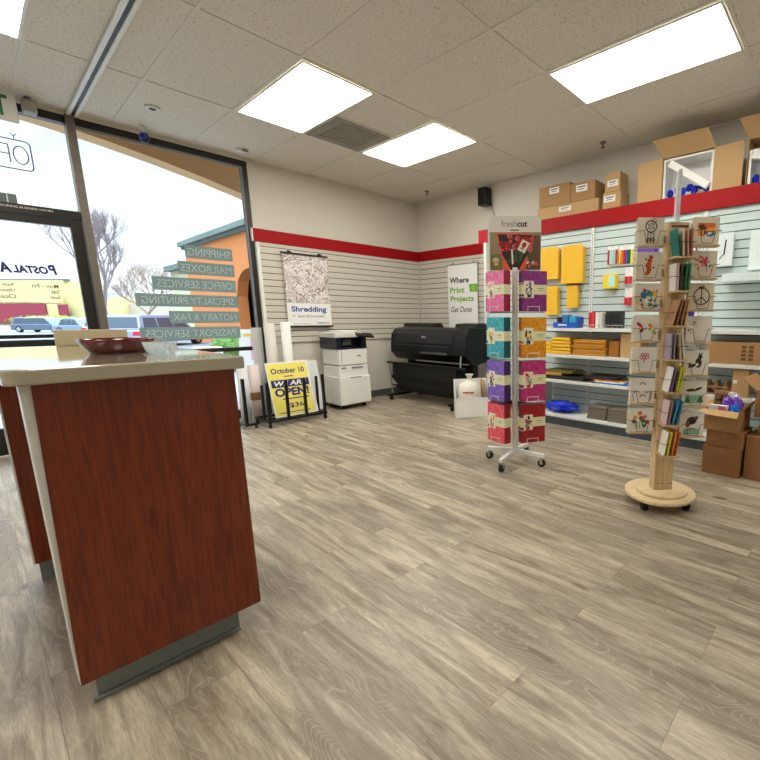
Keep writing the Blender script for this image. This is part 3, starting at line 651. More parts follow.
MB().box(-2.975,-2.945,-.66,-.63,.06,.55).build('post', BLACKM, rs, .002, True)
MB().box(-2.975,-2.86,-.66,-.63,.035,.06).box(-2.975,-2.945,-.63,-.42,.035,.06).build('base_frame', BLACKM, rs, 0, True)
for x, y in ((-2.872,-.645),(-2.96,-.43)): MB().tube((x-.01,y,.018),(x+.01,y,.018), .018).build('caster', RUBBER, rs, 0, True)

# ------------------------------------------------------------------ white bin with a bag
bn = thing('storage_bin', 'white cardboard bin with a low front on the floor by the wide printer', 'bin', (-1.03,-2.05,0))
q = [Vector((-1.215,-2.03,0)), Vector((-.885,-2.27,0)), Vector((-.68,-2.03,0)), Vector((-1.01,-1.79,0))]
def wallq(a, b, za, zb, m, th=.006):
    n_ = (b-a).cross(Vector((0,0,1))).normalized()*th
    m.hexa([a, b, b-n_, a-n_, a+Vector((0,0,za)), b+Vector((0,0,zb)), b-n_+Vector((0,0,zb)), a-n_+Vector((0,0,za))])
m = MB(); wallq(q[0],q[1],.24,.24,m); m.build('front_panel', WHITE, bn, 0, True)
m = MB(); wallq(q[3],q[0],.43,.25,m); wallq(q[1],q[2],.25,.43,m); m.build('side_panel', WHITE, bn, 0, True)
m = MB(); wallq(q[2],q[3],.43,.43,m); m.build('back_panel', WHITE, bn, 0, True)
m = MB(); m.prism([(v.x,v.y) for v in q], 'z', .0, .006); m.build('bottom', WHITE, bn, 0, True)
bg_ = thing('packing_bag', 'clear bag of white packing peanuts with red print tied at the top', 'bag', (-.965,-2.02,.007))
random.seed(3)
ph = [random.uniform(0,6) for _ in range(6)]
wob = lambda t, z: 1+.02*sin(5*t+ph[0]+z*20)+.02*sin(9*t+ph[1]-z*31)
MB().lathe([(0,0),(.11,.0),(.135,.05),(.142,.15),(.144,.25),(.135,.33),(.105,.385),(.055,.415),(.022,.43),(.018,.44),(.035,.475),(.05,.50),(.03,.485),(0,.45)], n=44, wob=wob).build('bag', P('bag_white', (226,222,212), .35, noise=.12, nscale=45, bump=.6, bscale=50), bg_)
m = MB()
for i, wd in enumerate((.02,.016,.022,.012,.02,.018)):
    a = rad(196+i*9); m.box(-wd/2,wd/2,-.002,.002,.285,.305,0,Matrix.Translation((.147*cos(a),.147*sin(a),0)) @ Matrix.Rotation(a+PI/2,4,'Z'))
m.build('red_print', REDI, bg_)
kb = MB().box(-.09,.09,-.004,.004,0,.43).build('cardboard_sheet', KRAFT2); kb.location = (-.815,-2.095,.007); kb.rotation_euler = (0,0,rad(54)); tag(kb, 'tan cardboard sheet standing in the white bin beside the bag', 'cardboard')

# ------------------------------------------------------------------ shelf unit along the right wall
gn = thing('shelf_unit', 'long white slatwall shelf unit with a red header along the right wall', 'shelf', (-.4,-4.0,0))
GX = -.30; GY0, GY1 = -1.72, -6.4
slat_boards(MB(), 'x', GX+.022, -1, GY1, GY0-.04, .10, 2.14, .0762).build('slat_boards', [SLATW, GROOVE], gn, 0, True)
MB().box(GX-.045,-.03,GY0-.04,GY0,0,2.138).build('end_panel', WHITEM, gn, .003, True)
MB().box(GX+.023,-.03,GY1,GY0-.042,2.24,2.285).build('top_deck', WHITEM, gn, 0, True)
MB().box(GX-.03,GX-.002,-2.62,-1.62,2.142,2.30).build('header_panel', RED2, gn, 0, True)
MB().box(GX-.03,GX-.002,-3.84,-2.624,2.142,2.30).build('header_panel', RED, gn, 0, True)
MB().box(GX-.03,GX-.002,GY1,-3.842,2.142,2.30).build('header_panel', RED, gn, 0, True)
for y in (-3.285,-4.44,-5.6):
    u = MB().box(GX-.014,GX-.0005,y-.018,y+.018,.1,2.138).build('upright', WHITEM, gn, 0, True)
    m = MB()
    for i in range(60): m.box(GX-.0146,GX-.0139,y-.004,y+.004,.16+i*.032,.175+i*.032)
    m.build('slots', GROOVE, u, 0, True)
SH = (1.065,.775,.49)
for z in SH:
    for y0, y1 in ((-2.80,-4.01),(-4.014,-5.23),(-5.234,-6.4)):
        MB().box(GX-.32,GX-.015,y1,y0,z-.034,z).build('shelf', WHITEM, gn, .003, True)
for y0, y1 in ((-2.80,-4.01),(-4.014,-5.23),(-5.234,-6.4)):
    MB().box(-.74,GX-.015,y1,y0,.09,.118).build('base_shelf', WHITEM, gn, .003, True)
MB().box(-.72,GX-.016,-6.39,-2.81,0,.0895).build('kick_plate', P('kick_grey', (66,76,84), .5), gn, 0, True)
dv = MB().box(-.70,GX-.016,-2.80,-2.788,.0,.47).build('divider', WHITEM, gn, 0, True)
m = MB()
for i in range(7):
    for j in range(9): m.box(-.66+i*.05-.008,-.66+i*.05+.008,-2.8012,-2.8,.14+j*.034,.15+j*.034)
m.build('perforations', GREYP, dv, 0, True)
# wire fence on the top shelf
m = MB().tube((-.61,-3.35,1.10),(-.61,-4.0,1.10), .0025).tube((-.61,-3.35,1.07),(-.61,-4.0,1.07), .0025)
for i in range(14): m.tube((-.61,-3.35-i*.05,1.065),(-.61,-3.35-i*.05,1.10), .002)
m.build('wire_fence', CHROME, gn, 0, True)

def on_shelf_box(name, label, cat, mat, x0, x1, y0, y1, z0, z1, group=None, bev=.002):
    o = MB().box(-(x1-x0)/2,(x1-x0)/2,-(y1-y0)/2,(y1-y0)/2,0,z1-z0).build(name, mat, None, bev); o.location = ((x0+x1)/2,(y0+y1)/2,z0)
    return tag(o, label, cat, group)
# hanging gold envelope packs
def pack(y0, y1, z0, z1, th, label, mat=YEL, cat='envelopes', name='envelope_pack', group='gold envelope packs on the slatwall'):
    o = thing(name, label, cat, (GX-.003,(y0+y1)/2,z0), 0, group)
    w_, h_ = abs(y1-y0)/2, z1-z0
    MB().box(-th-.012,-.012,-w_,w_,0,h_-.02).build('envelopes', mat, o, .004)
    MB().box(-th-.0135,-th-.012,-w_*.98,w_*.98,h_-.05,h_-.0).build('header_card', mat, o)
    MB().tube((-.0,0,h_-.01),(-th-.03,0,h_-.01), .003).build('peg_hook', CHROME, o)
    return o
pack(-2.63,-2.885,1.615,1.975,.055,'upper left pack of gold envelopes hanging on the slatwall')
pack(-2.935,-3.21,1.555,1.965,.07,'largest pack of gold envelopes hanging on the slatwall')
pack(-2.71,-2.88,1.21,1.54,.055,'lower left pack of gold envelopes above the blue display box')
pack(-3.0,-3.14,1.285,1.535,.045,'smallest pack of gold envelopes, lower right of the four')
# stationery blisters
def blister(y0, y1, z0, z1, label, stripes, name, cat, th=.03, back=PAPER, top=.8):
    o = thing(name, label, cat, (GX-.003,(y0+y1)/2,z0)); w_, h_ = abs(y1-y0)/2, z1-z0
    MB().box(-.012,-.008,-w_,w_,0,h_).build('card', back, o)
    n_ = len(stripes)
    for i, mt in enumerate(stripes):
        a = w_-2*w_*(i+.12)/n_; b = w_-2*w_*(i+.88)/n_
        MB().box(-th-.012,-.0125,b,a,h_*.08,h_*top).build('contents', mt, o, .004)
    MB().tube((0,0,h_-.015),(-th-.03,0,h_-.015), .003).build('peg_hook', CHROME, o); return o
DKG = P('dark_green', (16,96,70), .5); ORG = P('orange', (232,100,24), .5); BLU = P('mid_blue', (30,90,190), .5); YLB = P('bright_yellow', (244,214,20), .5); REDP = P('red_plastic', (200,16,40), .4)
PURP = P('purple', (104,60,170), .5); TEAL = P('teal', (24,140,160), .5); MINT = P('mint', (180,224,216), .5); PINK = P('pink', (232,120,160), .5)
blister(-3.475,-3.59,1.715,1.92,'white blister pack with a red edge on the slatwall above the yellow box',[REDP,MINT,MINT,MINT,REDP],'stationery_pack','stationery',.02,PAPER)
blister(-3.605,-3.76,1.71,1.905,'pack of coloured highlighter markers hanging on the slatwall',[YLB,ORG,REDP,BLU,DKG,YLB],'marker_pack','stationery',.02)
bx = on_shelf_box('sticky_note_pack','yellow pack of sticky notes hanging below the blister packs','stationery',YLB,GX-.10,GX-.012,-3.61,-3.47,1.48,1.62)
MB().box(-.0455,-.044,-.068,.01,.02,.12).build('label_panel', MINT, bx)
MB().box(.044,.056,-.02,.02,.08,.1).build('peg_hook', CHROME, bx)
blister(-3.68,-3.765,1.505,1.69,'red and white glue stick pack hanging just above its twin',[REDP,REDP],'glue_pack','stationery',.025,PAPER,.5)
blister(-3.685,-3.775,1.29,1.48,'lower red and white glue stick pack, nearest the shelf',[REDP,REDP],'glue_pack','stationery',.025,PAPER,.5)
blister(-3.80,-4.02,1.78,1.93,'purple stationery pack hanging behind the wooden card rack',[PURP],'stationery_pack','stationery',.02,PURP)
blister(-4.24,-4.38,1.78,1.93,'red stationery pack hanging behind the right hand cards',[REDP,PAPER],'stationery_pack','stationery',.02,REDP)
blister(-4.24,-4.42,1.14,1.28,'dark purple pack hanging low behind the wooden card rack',[P('deep_purple', (50,16,120), .5)],'stationery_pack','stationery',.02)
# white envelope packs
WP = P('white_pack', (222,232,232), .5)
o = pack(-4.50,-4.70,1.63,1.915,.05,'white pack with a dark pen print hanging right of the card rack',WP,'paper pack','paper_pack','white paper packs on the slatwall')
m = MB(); m.rect(frame((-.0645,.02,.14),(0,-1,0),(0,0,1)), .055, .02, .012, .13, 0, 0, -.08); m.rect(frame((-.0645,.02,.14),(0,-1,0),(0,0,1)), .03, -.06, .05, .008, 0, 0, .9); m.build('pen_print', INK, o)
pack(-4.83,-5.08,1.58,1.91,.05,'large white paper pack cut off by the right edge of the photo',WP,'paper pack','paper_pack','white paper packs on the slatwall')
tag(MB().box(-.55,GX-.001,-5.4,-4.67,1.475,1.545).build('slat_shelf', P('pale_shelf', (216,230,230), .4), None, .003), 'shallow white shelf fixed to the slatwall at the right edge', 'shelf')

# things on the shelves
SZ1, SZ2, SZ3, SZ0 = SH[0]+.001, SH[1]+.001, SH[2]+.001, .1185
bd = thing('display_box', 'blue counter display box holding small cyan packs', 'display', (-.5,-3.13,SZ1))
BD = P('display_blue', (20,84,196), .4)
MB().box(-.10,.05,-.15,.15,0,.006).box(-.10,-.094,-.15,.15,.006,.06).box(-.094,.05,.144,.15,.006,.06).box(-.094,.05,-.15,-.144,.006,.11).box(.044,.05,-.144,.144,.006,.12).build('tray', BD, bd)
m = MB(); m.rect(frame((-.101,0,.032),(0,-1,0),(0,0,1)), -.03, 0, .11, .016, 0); m.build('label_stripe', PAPER, bd)
CY1 = P('cyan_pack', (40,170,210), .4); CY2 = P('blue_pack', (60,130,190), .4)
for i, (yy, mt, wd, hh, nm) in enumerate(((.085,BLACK,.06,.11,'black pack at the left end of the blue display box'),(.01,CY2,.07,.135,'steel blue pack in the middle of the blue display box'),(-.085,CY1,.08,.12,'cyan pack at the right end of the blue display box'))):
    on_shelf_box('small_pack', nm, 'pack', mt, -.58,-.49,-3.13+yy-wd/2,-3.13+yy+wd/2,SZ1+.007,SZ1+.007+hh)
for (y0, y1, mt, hh, nm) in ((-3.41,-3.44,REDP,.165,'red notebook standing left of the white books'),(-3.443,-3.475,P('red_book', (214,60,64), .5),.168,'lighter red notebook next to the white books'),(-3.49,-3.52,PAPER,.165,'left white notebook on the top shelf'),(-3.525,-3.56,OFFW,.162,'right white notebook on the top shelf, next to the black one')):
    b_ = on_shelf_box('notebook', nm, 'book', mt, -.58,-.42,y1,y0,SZ1,SZ1+hh,'notebooks on the top shelf')
b_ = on_shelf_box('notebook', 'wide black notebook facing out on the top shelf', 'book', P('notebook_black', (38,42,42), .5), -.52,-.48,-3.77,-3.575,SZ1,SZ1+.17,'notebooks on the top shelf')
MB().box(-.0215,-.02,-.07,.06,.05,.15).build('cover_panel', BLACK, b_)
# padded mailers on the second shelf
random.seed(11)
z = SZ2
for i in range(5):
    t_ = .036; on_shelf_box('padded_mailer', 'yellow padded mailer in the left pile on the second shelf, %s from the bottom' % ('lowest','second','third','fourth','top one')[i] , 'mailer', YEL, -.60,-.38,-3.20,-2.955,z,z+t_,'yellow padded mailers in the left pile',.012); z += t_+.001
z = SZ2
for i in range(3):
    t_ = .044; on_shelf_box('padded_mailer', 'yellow padded mailer at the left end of the second shelf, %s of three' % ('lowest','middle','topmost')[i], 'mailer', YEL, -.585,-.38,-2.95,-2.815,z,z+t_,'yellow padded mailers at the left end',.014); z += t_+.001
z = SZ2
for i in range(9):
    t_ = .0185; on_shelf_box('kraft_mailer', 'ochre mailer in the wide pile on the second shelf', 'mailer', OCHRE, -.59+random.uniform(-.006,.006),-.38,-3.62+random.uniform(-.006,.006),-3.235+random.uniform(-.006,.006),z,z+t_,'ochre mailers in the wide pile',.006); z += t_+.0005
on_shelf_box('kraft_mailer', 'tall ochre padded bundle right of the wide mailer pile', 'mailer', P('ochre_dark', (160,104,24), .6), -.56,-.38,-3.76,-3.635,SZ2,SZ2+.165,'ochre mailers in the wide pile',.012)
on_shelf_box('cardboard_box', 'tan box standing at the right end of the mailers', 'box', KRAFT2, -.58,-.36,-3.99,-3.78,SZ2,SZ2+.24)
# third shelf
z = SZ3
FB = P('folder_black', (26,24,26), .5); FO = P('folder_olive', (112,96,44), .6); FG = P('folder_gold', (206,146,44), .6)
for i, (mt, y0, y1, t_, nm) in enumerate(((FB,-3.38,-2.84,.045,'black portfolio at the bottom of the pile on the third shelf'),(FG,-3.10,-2.83,.03,'gold folder lying on the black portfolio'),(FO,-3.24,-2.86,.025,'olive folder on top of the pile on the third shelf'))):
    on_shelf_box('folder', nm, 'folder', mt, -.60,-.36,y0,y1,z,z+t_); z += t_+.001
z = SZ3
for (mt, y0, y1, t_, nm) in ((P('blue_folder', (20,110,200), .4),-3.99,-3.60,.014,'bright blue folder lowest in the right pile on the third shelf'),(PAPER,-3.84,-3.52,.014,'white folder in the right pile on the third shelf'),(FG,-3.80,-3.52,.012,'golden folder in the right pile on the third shelf'),(P('maroon_folder', (110,24,48), .5),-3.72,-3.42,.014,'maroon folder in the right pile on the third shelf'),(FB,-3.78,-3.40,.016,'black folder topmost in the right pile on the third shelf')):
    on_shelf_box('folder', nm, 'folder', mt, -.61,-.38,y0,y1,z,z+t_); z += t_+.001
# base shelf
m = MB(); wv = lambda t, z: 1+.06*sin(3*t+1)+.04*sin(7*t)
m.crumple((0,0,0),(.13,.19,.055),91,amp=.45)
o = m.build('blue_bag', BLUE); o.location = (-.55,-3.09,SZ0-min(v.z for v in m.v)); tag(o, 'glossy blue plastic bag folded on the bottom shelf', 'bag')
TP = P('taupe_wrap', (110,102,90), .5, noise=.2, nscale=30)
for j, (ya, yb, nm) in enumerate(((-3.70,-3.48,'left'),(-3.94,-3.715,'right'))):
    z = SZ0
    for i in range(4):
        on_shelf_box('paper_bundle', 'taupe wrapped bundle in the %s stack on the bottom shelf, %s' % (nm, ('lowest','second from below','third from below','topmost')[i]), 'bundle', TP, -.69+i*.006,-.45,ya,yb,z,z+.033,'taupe bundles on the bottom shelf',.006); z += .034
# right bay
lb = on_shelf_box('cardboard_box', 'long flat cardboard carton with a printed symbol on the right shelf', 'box', KRAFT, -.60,-.34,-5.10,-4.60,SZ2,SZ2+.19)
m = MB()
for i in range(4):
    for j in range(2): m.rect(frame((-.1305,0,.10),(0,-1,0),(0,0,1)), .055+j*.055, .05-i*.034, .036, .024, 0)
m.build('printed_symbol', P('carton_ink', (104,74,44), .8), lb)
EGG = P('pulp_tray', (150,112,74), .9, noise=.15)
def pulp(y0, z0, label):
    o = thing('pulp_tray', label, 'tray', (-.50,y0,z0), 0, 'moulded pulp trays in the right bay')
    MB().box(-.08,.10,-.12,.12,0,.014).build('base', EGG, o, .003)
    for i in range(3):
        for xx in (-.05,.05): MB().lathe([(.02,.0135),(.016,.05),(.010,.06),(0,.06)], (xx,-.08+i*.08,0), n=12).build('cone', EGG, o)
pulp(-4.70, SZ3, 'lower brown pulp tray on the right lower shelf'); pulp(-4.70, SZ3+.062, 'upper brown pulp tray on the right lower shelf')
lbx = on_shelf_box('cardboard_box', 'small upright tan box with a white label behind the open carton', 'box', KRAFT2, -.60,-.45,-4.965,-4.835,SZ3,SZ3+.24)
MB().box(-.0765,-.075,.025,.055,.12,.15).build('label_panel', PAPER, lbx)

# ------------------------------------------------------------------ boxes on top of the shelf unit
ZT = 2.286
def carton(name, y0, y1, z0, z1, x0, x1, label, lab=None, mat=KRAFT):
    o = thing(name, label, 'box', ((x0+x1)/2,(y0+y1)/2,z0)); hx, hy, h = (x1-x0)/2, abs(y1-y0)/2, z1-z0
    MB().box(-hx,hx,-hy,hy,0,h).build('body', mat, o, .003)
    MB().box(-hx+.001,hx-.001,-.025,.025,h,h+.0006).build('tape', P('packing_tape', (196,164,120), .25), o)
    if lab:
        yy, zz, w_, h_ = lab; L_ = MB().box(-hx-.0012,-hx,-yy-w_/2,-yy+w_/2,zz-h_/2,zz+h_/2).build('shipping_label', PAPER, o)
        m = MB(); Mx = frame((-hx-.0016,-yy,zz),(0,-1,0),(0,0,1)); m.rect(Mx, 0, h_*.2, w_*.7, h_*.16, 0).rect(Mx, -.005, -h_*.15, w_*.55, h_*.10, 0); m.build('label_print', INK, L_)
    return o
carton('cardboard_box', -2.535,-3.33, ZT, ZT+.152, -.29,-.05, 'long flat cardboard box under two boxes on top of the shelf unit', (-.02,.10,.16,.05), KRAFT2)
carton('cardboard_box', -2.555,-2.97, ZT+.155, ZT+.155+.225, -.285,-.06, 'larger left cardboard box stacked on the long flat box', (0,.165,.13,.065), KRAFT)
carton('cardboard_box', -2.976,-3.28, ZT+.155, ZT+.155+.19, -.285,-.06, 'right cardboard box stacked on the long flat box', (-.01,.13,.14,.07), KRAFT)
carton('cardboard_box', -3.375,-3.575, ZT, ZT+.185, -.285,-.07, 'lower cardboard box of the small two box stack on the shelf unit', (-.02,.12,.13,.065), KRAFT2)
carton('cardboard_box', -3.40,-3.565, ZT+.1875, ZT+.1875+.185, -.285,-.09, 'upper cardboard box of the small two box stack on the shelf unit', (0,.08,.12,.06), KRAFT2)
STY = P('styrofoam', (240,240,236), .8); BIN = P('clear_white_bin', (214,226,232), .35); BLU2 = P('cobalt_bag', (14,44,190), .25)
def open_carton(y0, y1, h, label, lid, cut, fl):
    o = thing('open_carton', label, 'carton', (-.16,(y0+y1)/2,ZT)); hx, hy = .125, abs(y1-y0)/2; th = .005
    MB().box(-hx,hx,-hy,hy,0,th).box(hx-th,hx,-hy,hy,th,h).box(-hx,hx-th,-hy,-hy+th,th,h).box(-hx,hx-th,hy-th,hy,th,h).box(-hx,hx-th,-hy+th,hy-th,h-th,h).build('body', KRAFT2, o)
    if lid: MB().box(-hx-.004,-hx,hy,hy+fl,.01,h-.005).build('flap', KRAFT2, o)
    MB().box(-hx-.004,-hx,-hy-fl,-hy,.01,h-.005).build('flap', KRAFT2, o)
    mm_ = MB(); mm_.hexa([(-hx,-hy,h),(-hx,hy,h),(-hx+.004,hy,h),(-hx+.004,-hy,h),(-hx-.12,-hy+.04,h+.13),(-hx-.12,hy+.06,h+.13),(-hx-.116,hy+.06,h+.134),(-hx-.116,-hy+.04,h+.134)]); mm_.build('flap', KRAFT2, o)
    return o
def bin_(y0, y1, h, label, tilt):
    o = thing('styrofoam_cooler', label, 'cooler', (-.165,(y0+y1)/2,ZT+.0055)); hx, hy = .105, abs(y1-y0)/2; th = .022
    MB().box(-hx,hx,-hy,hy,0,.02).box(hx-.012,hx,-hy,hy,.02,h).box(-hx,hx-.012,-hy,-hy+th,.02,h).box(-hx,hx-.012,hy-th,hy,.02,h).box(-hx,hx-.012,-hy+th,hy-th,h-.02,h).build('shell', STY, o, .004)
    if tilt:
        Mt = Matrix.Translation((-hx-.012,-.02,.20)) @ Matrix.Rotation(rad(tilt),4,'X'); MB().box(-.02,.02,-hy*.98,hy*.98,-.035,.03,0,Mt).build('lid', STY, o, .006)
    return o
open_carton(-3.995,-4.47,.395,'open cardboard carton with side flaps on the shelf unit, showing a tilted white lid',True,None,.235)
bin_(-4.005,-4.46,.375,'white foam cooler with a slanted lid inside the open carton',36)
open_carton(-4.735,-5.21,.395,'open cardboard carton at the top right edge of the photo',False,None,.24)
bin_(-4.745,-5.20,.30,'white foam cooler inside the carton at the right edge',14)
random.seed(5)
for j, (yy0, yy1, n_, nm) in enumerate(((-4.06,-4.40,7,'inside the slanted lid cooler'),(-4.80,-5.14,6,'inside the cooler at the right edge'))):
    for i in range(n_):
        y = yy0+(yy1-yy0)*i/(n_-1); m = MB()
        m.crumple((0,0,0),(.033,.026,.036),j*10+i,amp=.5)
        o = m.build('blue_pouch', BLU2); o.location = (-.20+.03*(i%2), y, ZT+.0055+.02+.055+(.035 if i%2 else .0)); o.rotation_euler = (.2*i,.2,0)
        tag(o, 'crumpled blue pouch '+nm, 'pouch', 'blue pouches '+nm)

# ------------------------------------------------------------------ floor boxes at the right
AZ = rad(-3)
def fbox(x0, x1, y0, y1, z0, z1, label, mat=KRAFTD, rot=0):
    o = thing('cardboard_box', label, 'box', ((x0+x1)/2,(y0+y1)/2,z0), rad(rot)); hx, hy, h = (x1-x0)/2, abs(y1-y0)/2, z1-z0
    MB().box(-hx,hx,-hy,hy,0,h).build('body', mat, o, .003)
    MB().box(-hx-.0006,hx-.001,-.003,.003,h,h+.0005).box(-hx-.0006,-hx,-.02,.02,h-.05,h).build('tape', P('carton_tape', (150,112,74), .3), o); return o
fbox(-1.295,-1.03,-5.075,-4.815,0,.215,'lowest cardboard box of the stack under the open carton',KRAFTD,-3)
fbox(-1.285,-1.04,-5.085,-4.83,.2165,.345,'middle cardboard box of the stack under the open carton',KRAFTD,-4)
ob = thing('open_carton', 'open cardboard carton full of packaging on top of the floor stack', 'carton', (-1.17,-4.93,.347), rad(-5))
hx, hy, h, th = .15, .125, .155, .004
MB().box(-hx,hx,-hy,hy,0,th).box(-hx,-hx+th,-hy,hy,th,h).box(hx-th,hx,-hy,hy,th,h).box(-hx+th,hx-th,-hy,-hy+th,th,h).box(-hx+th,hx-th,hy-th,hy,th,h).build('body', KRAFT, ob)
m = MB(); m.hexa([(-hx,-hy,h),(-hx,hy,h),(-hx+.004,hy,h+.001),(-hx+.004,-hy,h+.001),(-hx-.085,-hy-.01,h-.03),(-hx-.085,hy+.03,h-.025),(-hx-.083,hy+.03,h-.021),(-hx-.083,-hy-.01,h-.026)]); m.build('flap', KRAFT2, ob)
m = MB(); m.hexa([(-hx,hy,h),(hx,hy,h),(hx,hy-.004,h+.002),(-hx,hy-.004,h+.002),(-hx,hy+.08,h+.03),(hx,hy+.08,h+.03),(hx,hy+.078,h+.034),(-hx,hy+.078,h+.034)]); m.build('flap', KRAFT2, ob)
m = MB(); m.hexa([(-hx,-hy,h),(hx,-hy,h),(hx,-hy+.004,h),(-hx,-hy+.004,h),(-hx,-hy-.05,h+.07),(hx,-hy-.05,h+.07),(hx,-hy-.046,h+.072),(-hx,-hy-.046,h+.072)]); m.build('flap', KRAFT2, ob)
ZB = .347+.0045
def inbox(name, label, cat, mat, dx, dy, z, sz, rot, bev=.01):
    o = MB().box(-sz[0]/2,sz[0]/2,-sz[1]/2,sz[1]/2,-sz[2]/2,sz[2]/2).build(name, mat, None, bev); o.location = (-1.17+dx,-4.93+dy,ZB+z); o.rotation_euler = [rad(a) for a in rot]; return tag(o, label, cat)
o = thing('pulp_insert', 'brown moulded pulp insert leaning in the open floor carton', 'tray', (-1.125,-4.875,ZB))
MB().box(-.012,.012,-.06,.06,.0,.27,0,Matrix.Rotation(rad(12),4,'Y')).build('back', EGG, o, .006)
m = MB()
for i in range(2):
    for j in range(2): m.lathe([(.034,0),(.028,.02),(.02,.026),(0,.02)], (0,0,0), n=14) if False else m.box(-.04,-.012,-.055+i*.056,-.005+i*.056,.12+j*.07,.17+j*.07,0,Matrix.Rotation(rad(12),4,'Y'))
m.build('pockets', P('pulp_dark', (110,80,52), .9), o, .008)
o = inbox('small_box', 'white box with a pink label in the open floor carton', 'box', PAPER, -.095,.04,.155,(.03,.13,.05),(0,0,0),.002)
MB().box(-.0165,-.0152,-.05,.0,-.02,.02).build('label_panel', PINK, o)
def pouch(name, label, mat, dx, dy, z, r, k):
    m = MB().crumple((0,0,0),(r*.95,r*.8,r*1.35),int(k*7)+50,amp=.55); o = m.build(name, mat); o.location = (-1.17+dx,-4.93+dy,ZB+z); o.rotation_euler = (.3*k,.2,k); return tag(o, label, 'bag')
VIO = P('violet_foil', (124,70,200), .25)
pouch('foil_bag', 'violet foil bag beside the pulp insert in the open floor carton', VIO, -.045,-.005,.185,.038,1)
pouch('foil_bag', 'violet foil bag at the right rim of the open floor carton', VIO, .0,-.07,.185,.036,2)
pouch('plastic_bag', 'clear white plastic bag on top in the open floor carton', P('crumpled_clear', (220,216,226), .2), .085,-.03,.215,.04,3)
pouch('blue_pouch', 'shiny blue pouch at the front of the open floor carton', P('sky_blue', (30,120,220), .2), -.095,-.072,.15,.036,.5)
fbox(-1.26,-.82,-5.62,-5.10,0,.325,'large cardboard box on the floor at the right edge of the photo',KRAFTD,-3)
fbox(-1.19,-.86,-5.50,-5.16,.3265,.46,'flat cardboard box lying on the large box at the right edge',KRAFTD,-2)
oc = thing('open_carton', 'open carton with a raised flap at the right edge of the photo', 'carton', (-1.03,-5.34,.4617), rad(-4))
hx, hy, h = .19, .21, .19
MB().box(-hx,hx,-hy,hy,0,th).box(-hx,-hx+th,-hy,hy,th,h).box(hx-th,hx,-hy,hy,th,h).box(-hx+th,hx-th,-hy,-hy+th,th,h).box(-hx+th,hx-th,hy-th,hy,th,h).build('body', KRAFTD, oc)
m = MB(); m.hexa([(-hx,hy,h),(hx,hy,h),(hx,hy-.004,h),(-hx,hy-.004,h),(-hx,hy+.10,h+.085),(hx,hy+.10,h+.085),(hx,hy+.096,h+.089),(-hx,hy+.096,h+.089)]); m.build('flap', KRAFT, oc)
m = MB(); m.hexa([(hx,-hy,h),(hx,hy,h),(hx-.004,hy,h),(hx-.004,-hy,h),(hx+.09,-hy,h+.09),(hx+.09,hy,h+.09),(hx+.086,hy,h+.094),(hx+.086,-hy,h+.094)]); m.build('flap', KRAFT, oc)

# ------------------------------------------------------------------ white bouquet spinner
S = Vector((-2.02,-3.548,0))
er = Vector((.624,-.781,0)); ef = Vector((.781,.624,0))
sr = thing('display_spinner', 'white wire spinner rack on casters holding paper bouquet boxes', 'rack', S)
MB().tube((0,0,.10),(0,0,1.515), .022, n=20).build('pole', WHITEM, sr)
MB().tube((0,0,1.515),(0,0,1.53), .028, n=20).build('pole_cap', WHITE, sr)
for a in (101,191,281,11):
    d = Vector((cos(rad(a+1)), sin(rad(a+1)), 0)); n_ = Vector((-d.y,d.x,0))
    m = MB(); p, q = d*.01, d*.255
    m.hexa([p-n_*.016+Vector((0,0,.085)), q-n_*.016+Vector((0,0,.075)), q+n_*.016+Vector((0,0,.075)), p+n_*.016+Vector((0,0,.085)), p-n_*.016+Vector((0,0,.122)), q-n_*.016+Vector((0,0,.105)), q+n_*.016+Vector((0,0,.105)), p+n_*.016+Vector((0,0,.122))])
    l = m.build('base_leg', WHITEM, sr, .003)
    c0 = d*.238; MB().tube(c0-n_*.012+Vector((0,0,.031)), c0+n_*.012+Vector((0,0,.031)), .031, n=18).tube(c0-n_*.0135+Vector((0,0,.031)), c0+n_*.0135+Vector((0,0,.031)), .014, 1, n=12).build('caster', [RUBBER, GREYP], l)
    MB().tube(c0+Vector((0,0,.062)), c0+Vector((0,0,.076)), .016).box(-.012,.012,-.018,-.0145,.03,.066,0,Matrix.Translation(c0) @ Matrix.Rotation(rad(a),4,'Z')).box(-.012,.012,.0145,.018,.03,.066,0,Matrix.Translation(c0) @ Matrix.Rotation(rad(a),4,'Z')).build('fork', CHROME, l)
# boxes
ROWS = ((1.222,1.52),(.87,1.178),(.528,.845),(.19,.502))
BW, BT = .205, .068
LC = S+er*(-.128)-ef*.02; RC = S+er*.135-ef*.03
LAZ, RAZ = 171, 238
CREAMB = P('cream_band', (226,224,186), .6)
def flowers(seed, cols):
    rnd = random.Random(seed); m = MB(); I = frame((-.045,-BT/2-.0008,0),(1,0,0),(0,0,1))
    m.rect(I, 0, 0, .078, .125, 0, 0)
    for i in range(7): m.rect(I, rnd.uniform(-.02,.02), rnd.uniform(-.045,0), .006, .05, .0003+i*.00002, 1, rnd.uniform(-.5,.5))
    for i in range(9): m.disc(I, rnd.uniform(-.026,.026), rnd.uniform(-.01,.05), rnd.uniform(.006,.012), .0006+i*.00002, 2+rnd.randrange(len(cols)))
    m.rect(I, 0, -.048, .026, .022, .0012, 2); return m, [CREAM, P('stem_green', (70,110,40), .6)]+cols
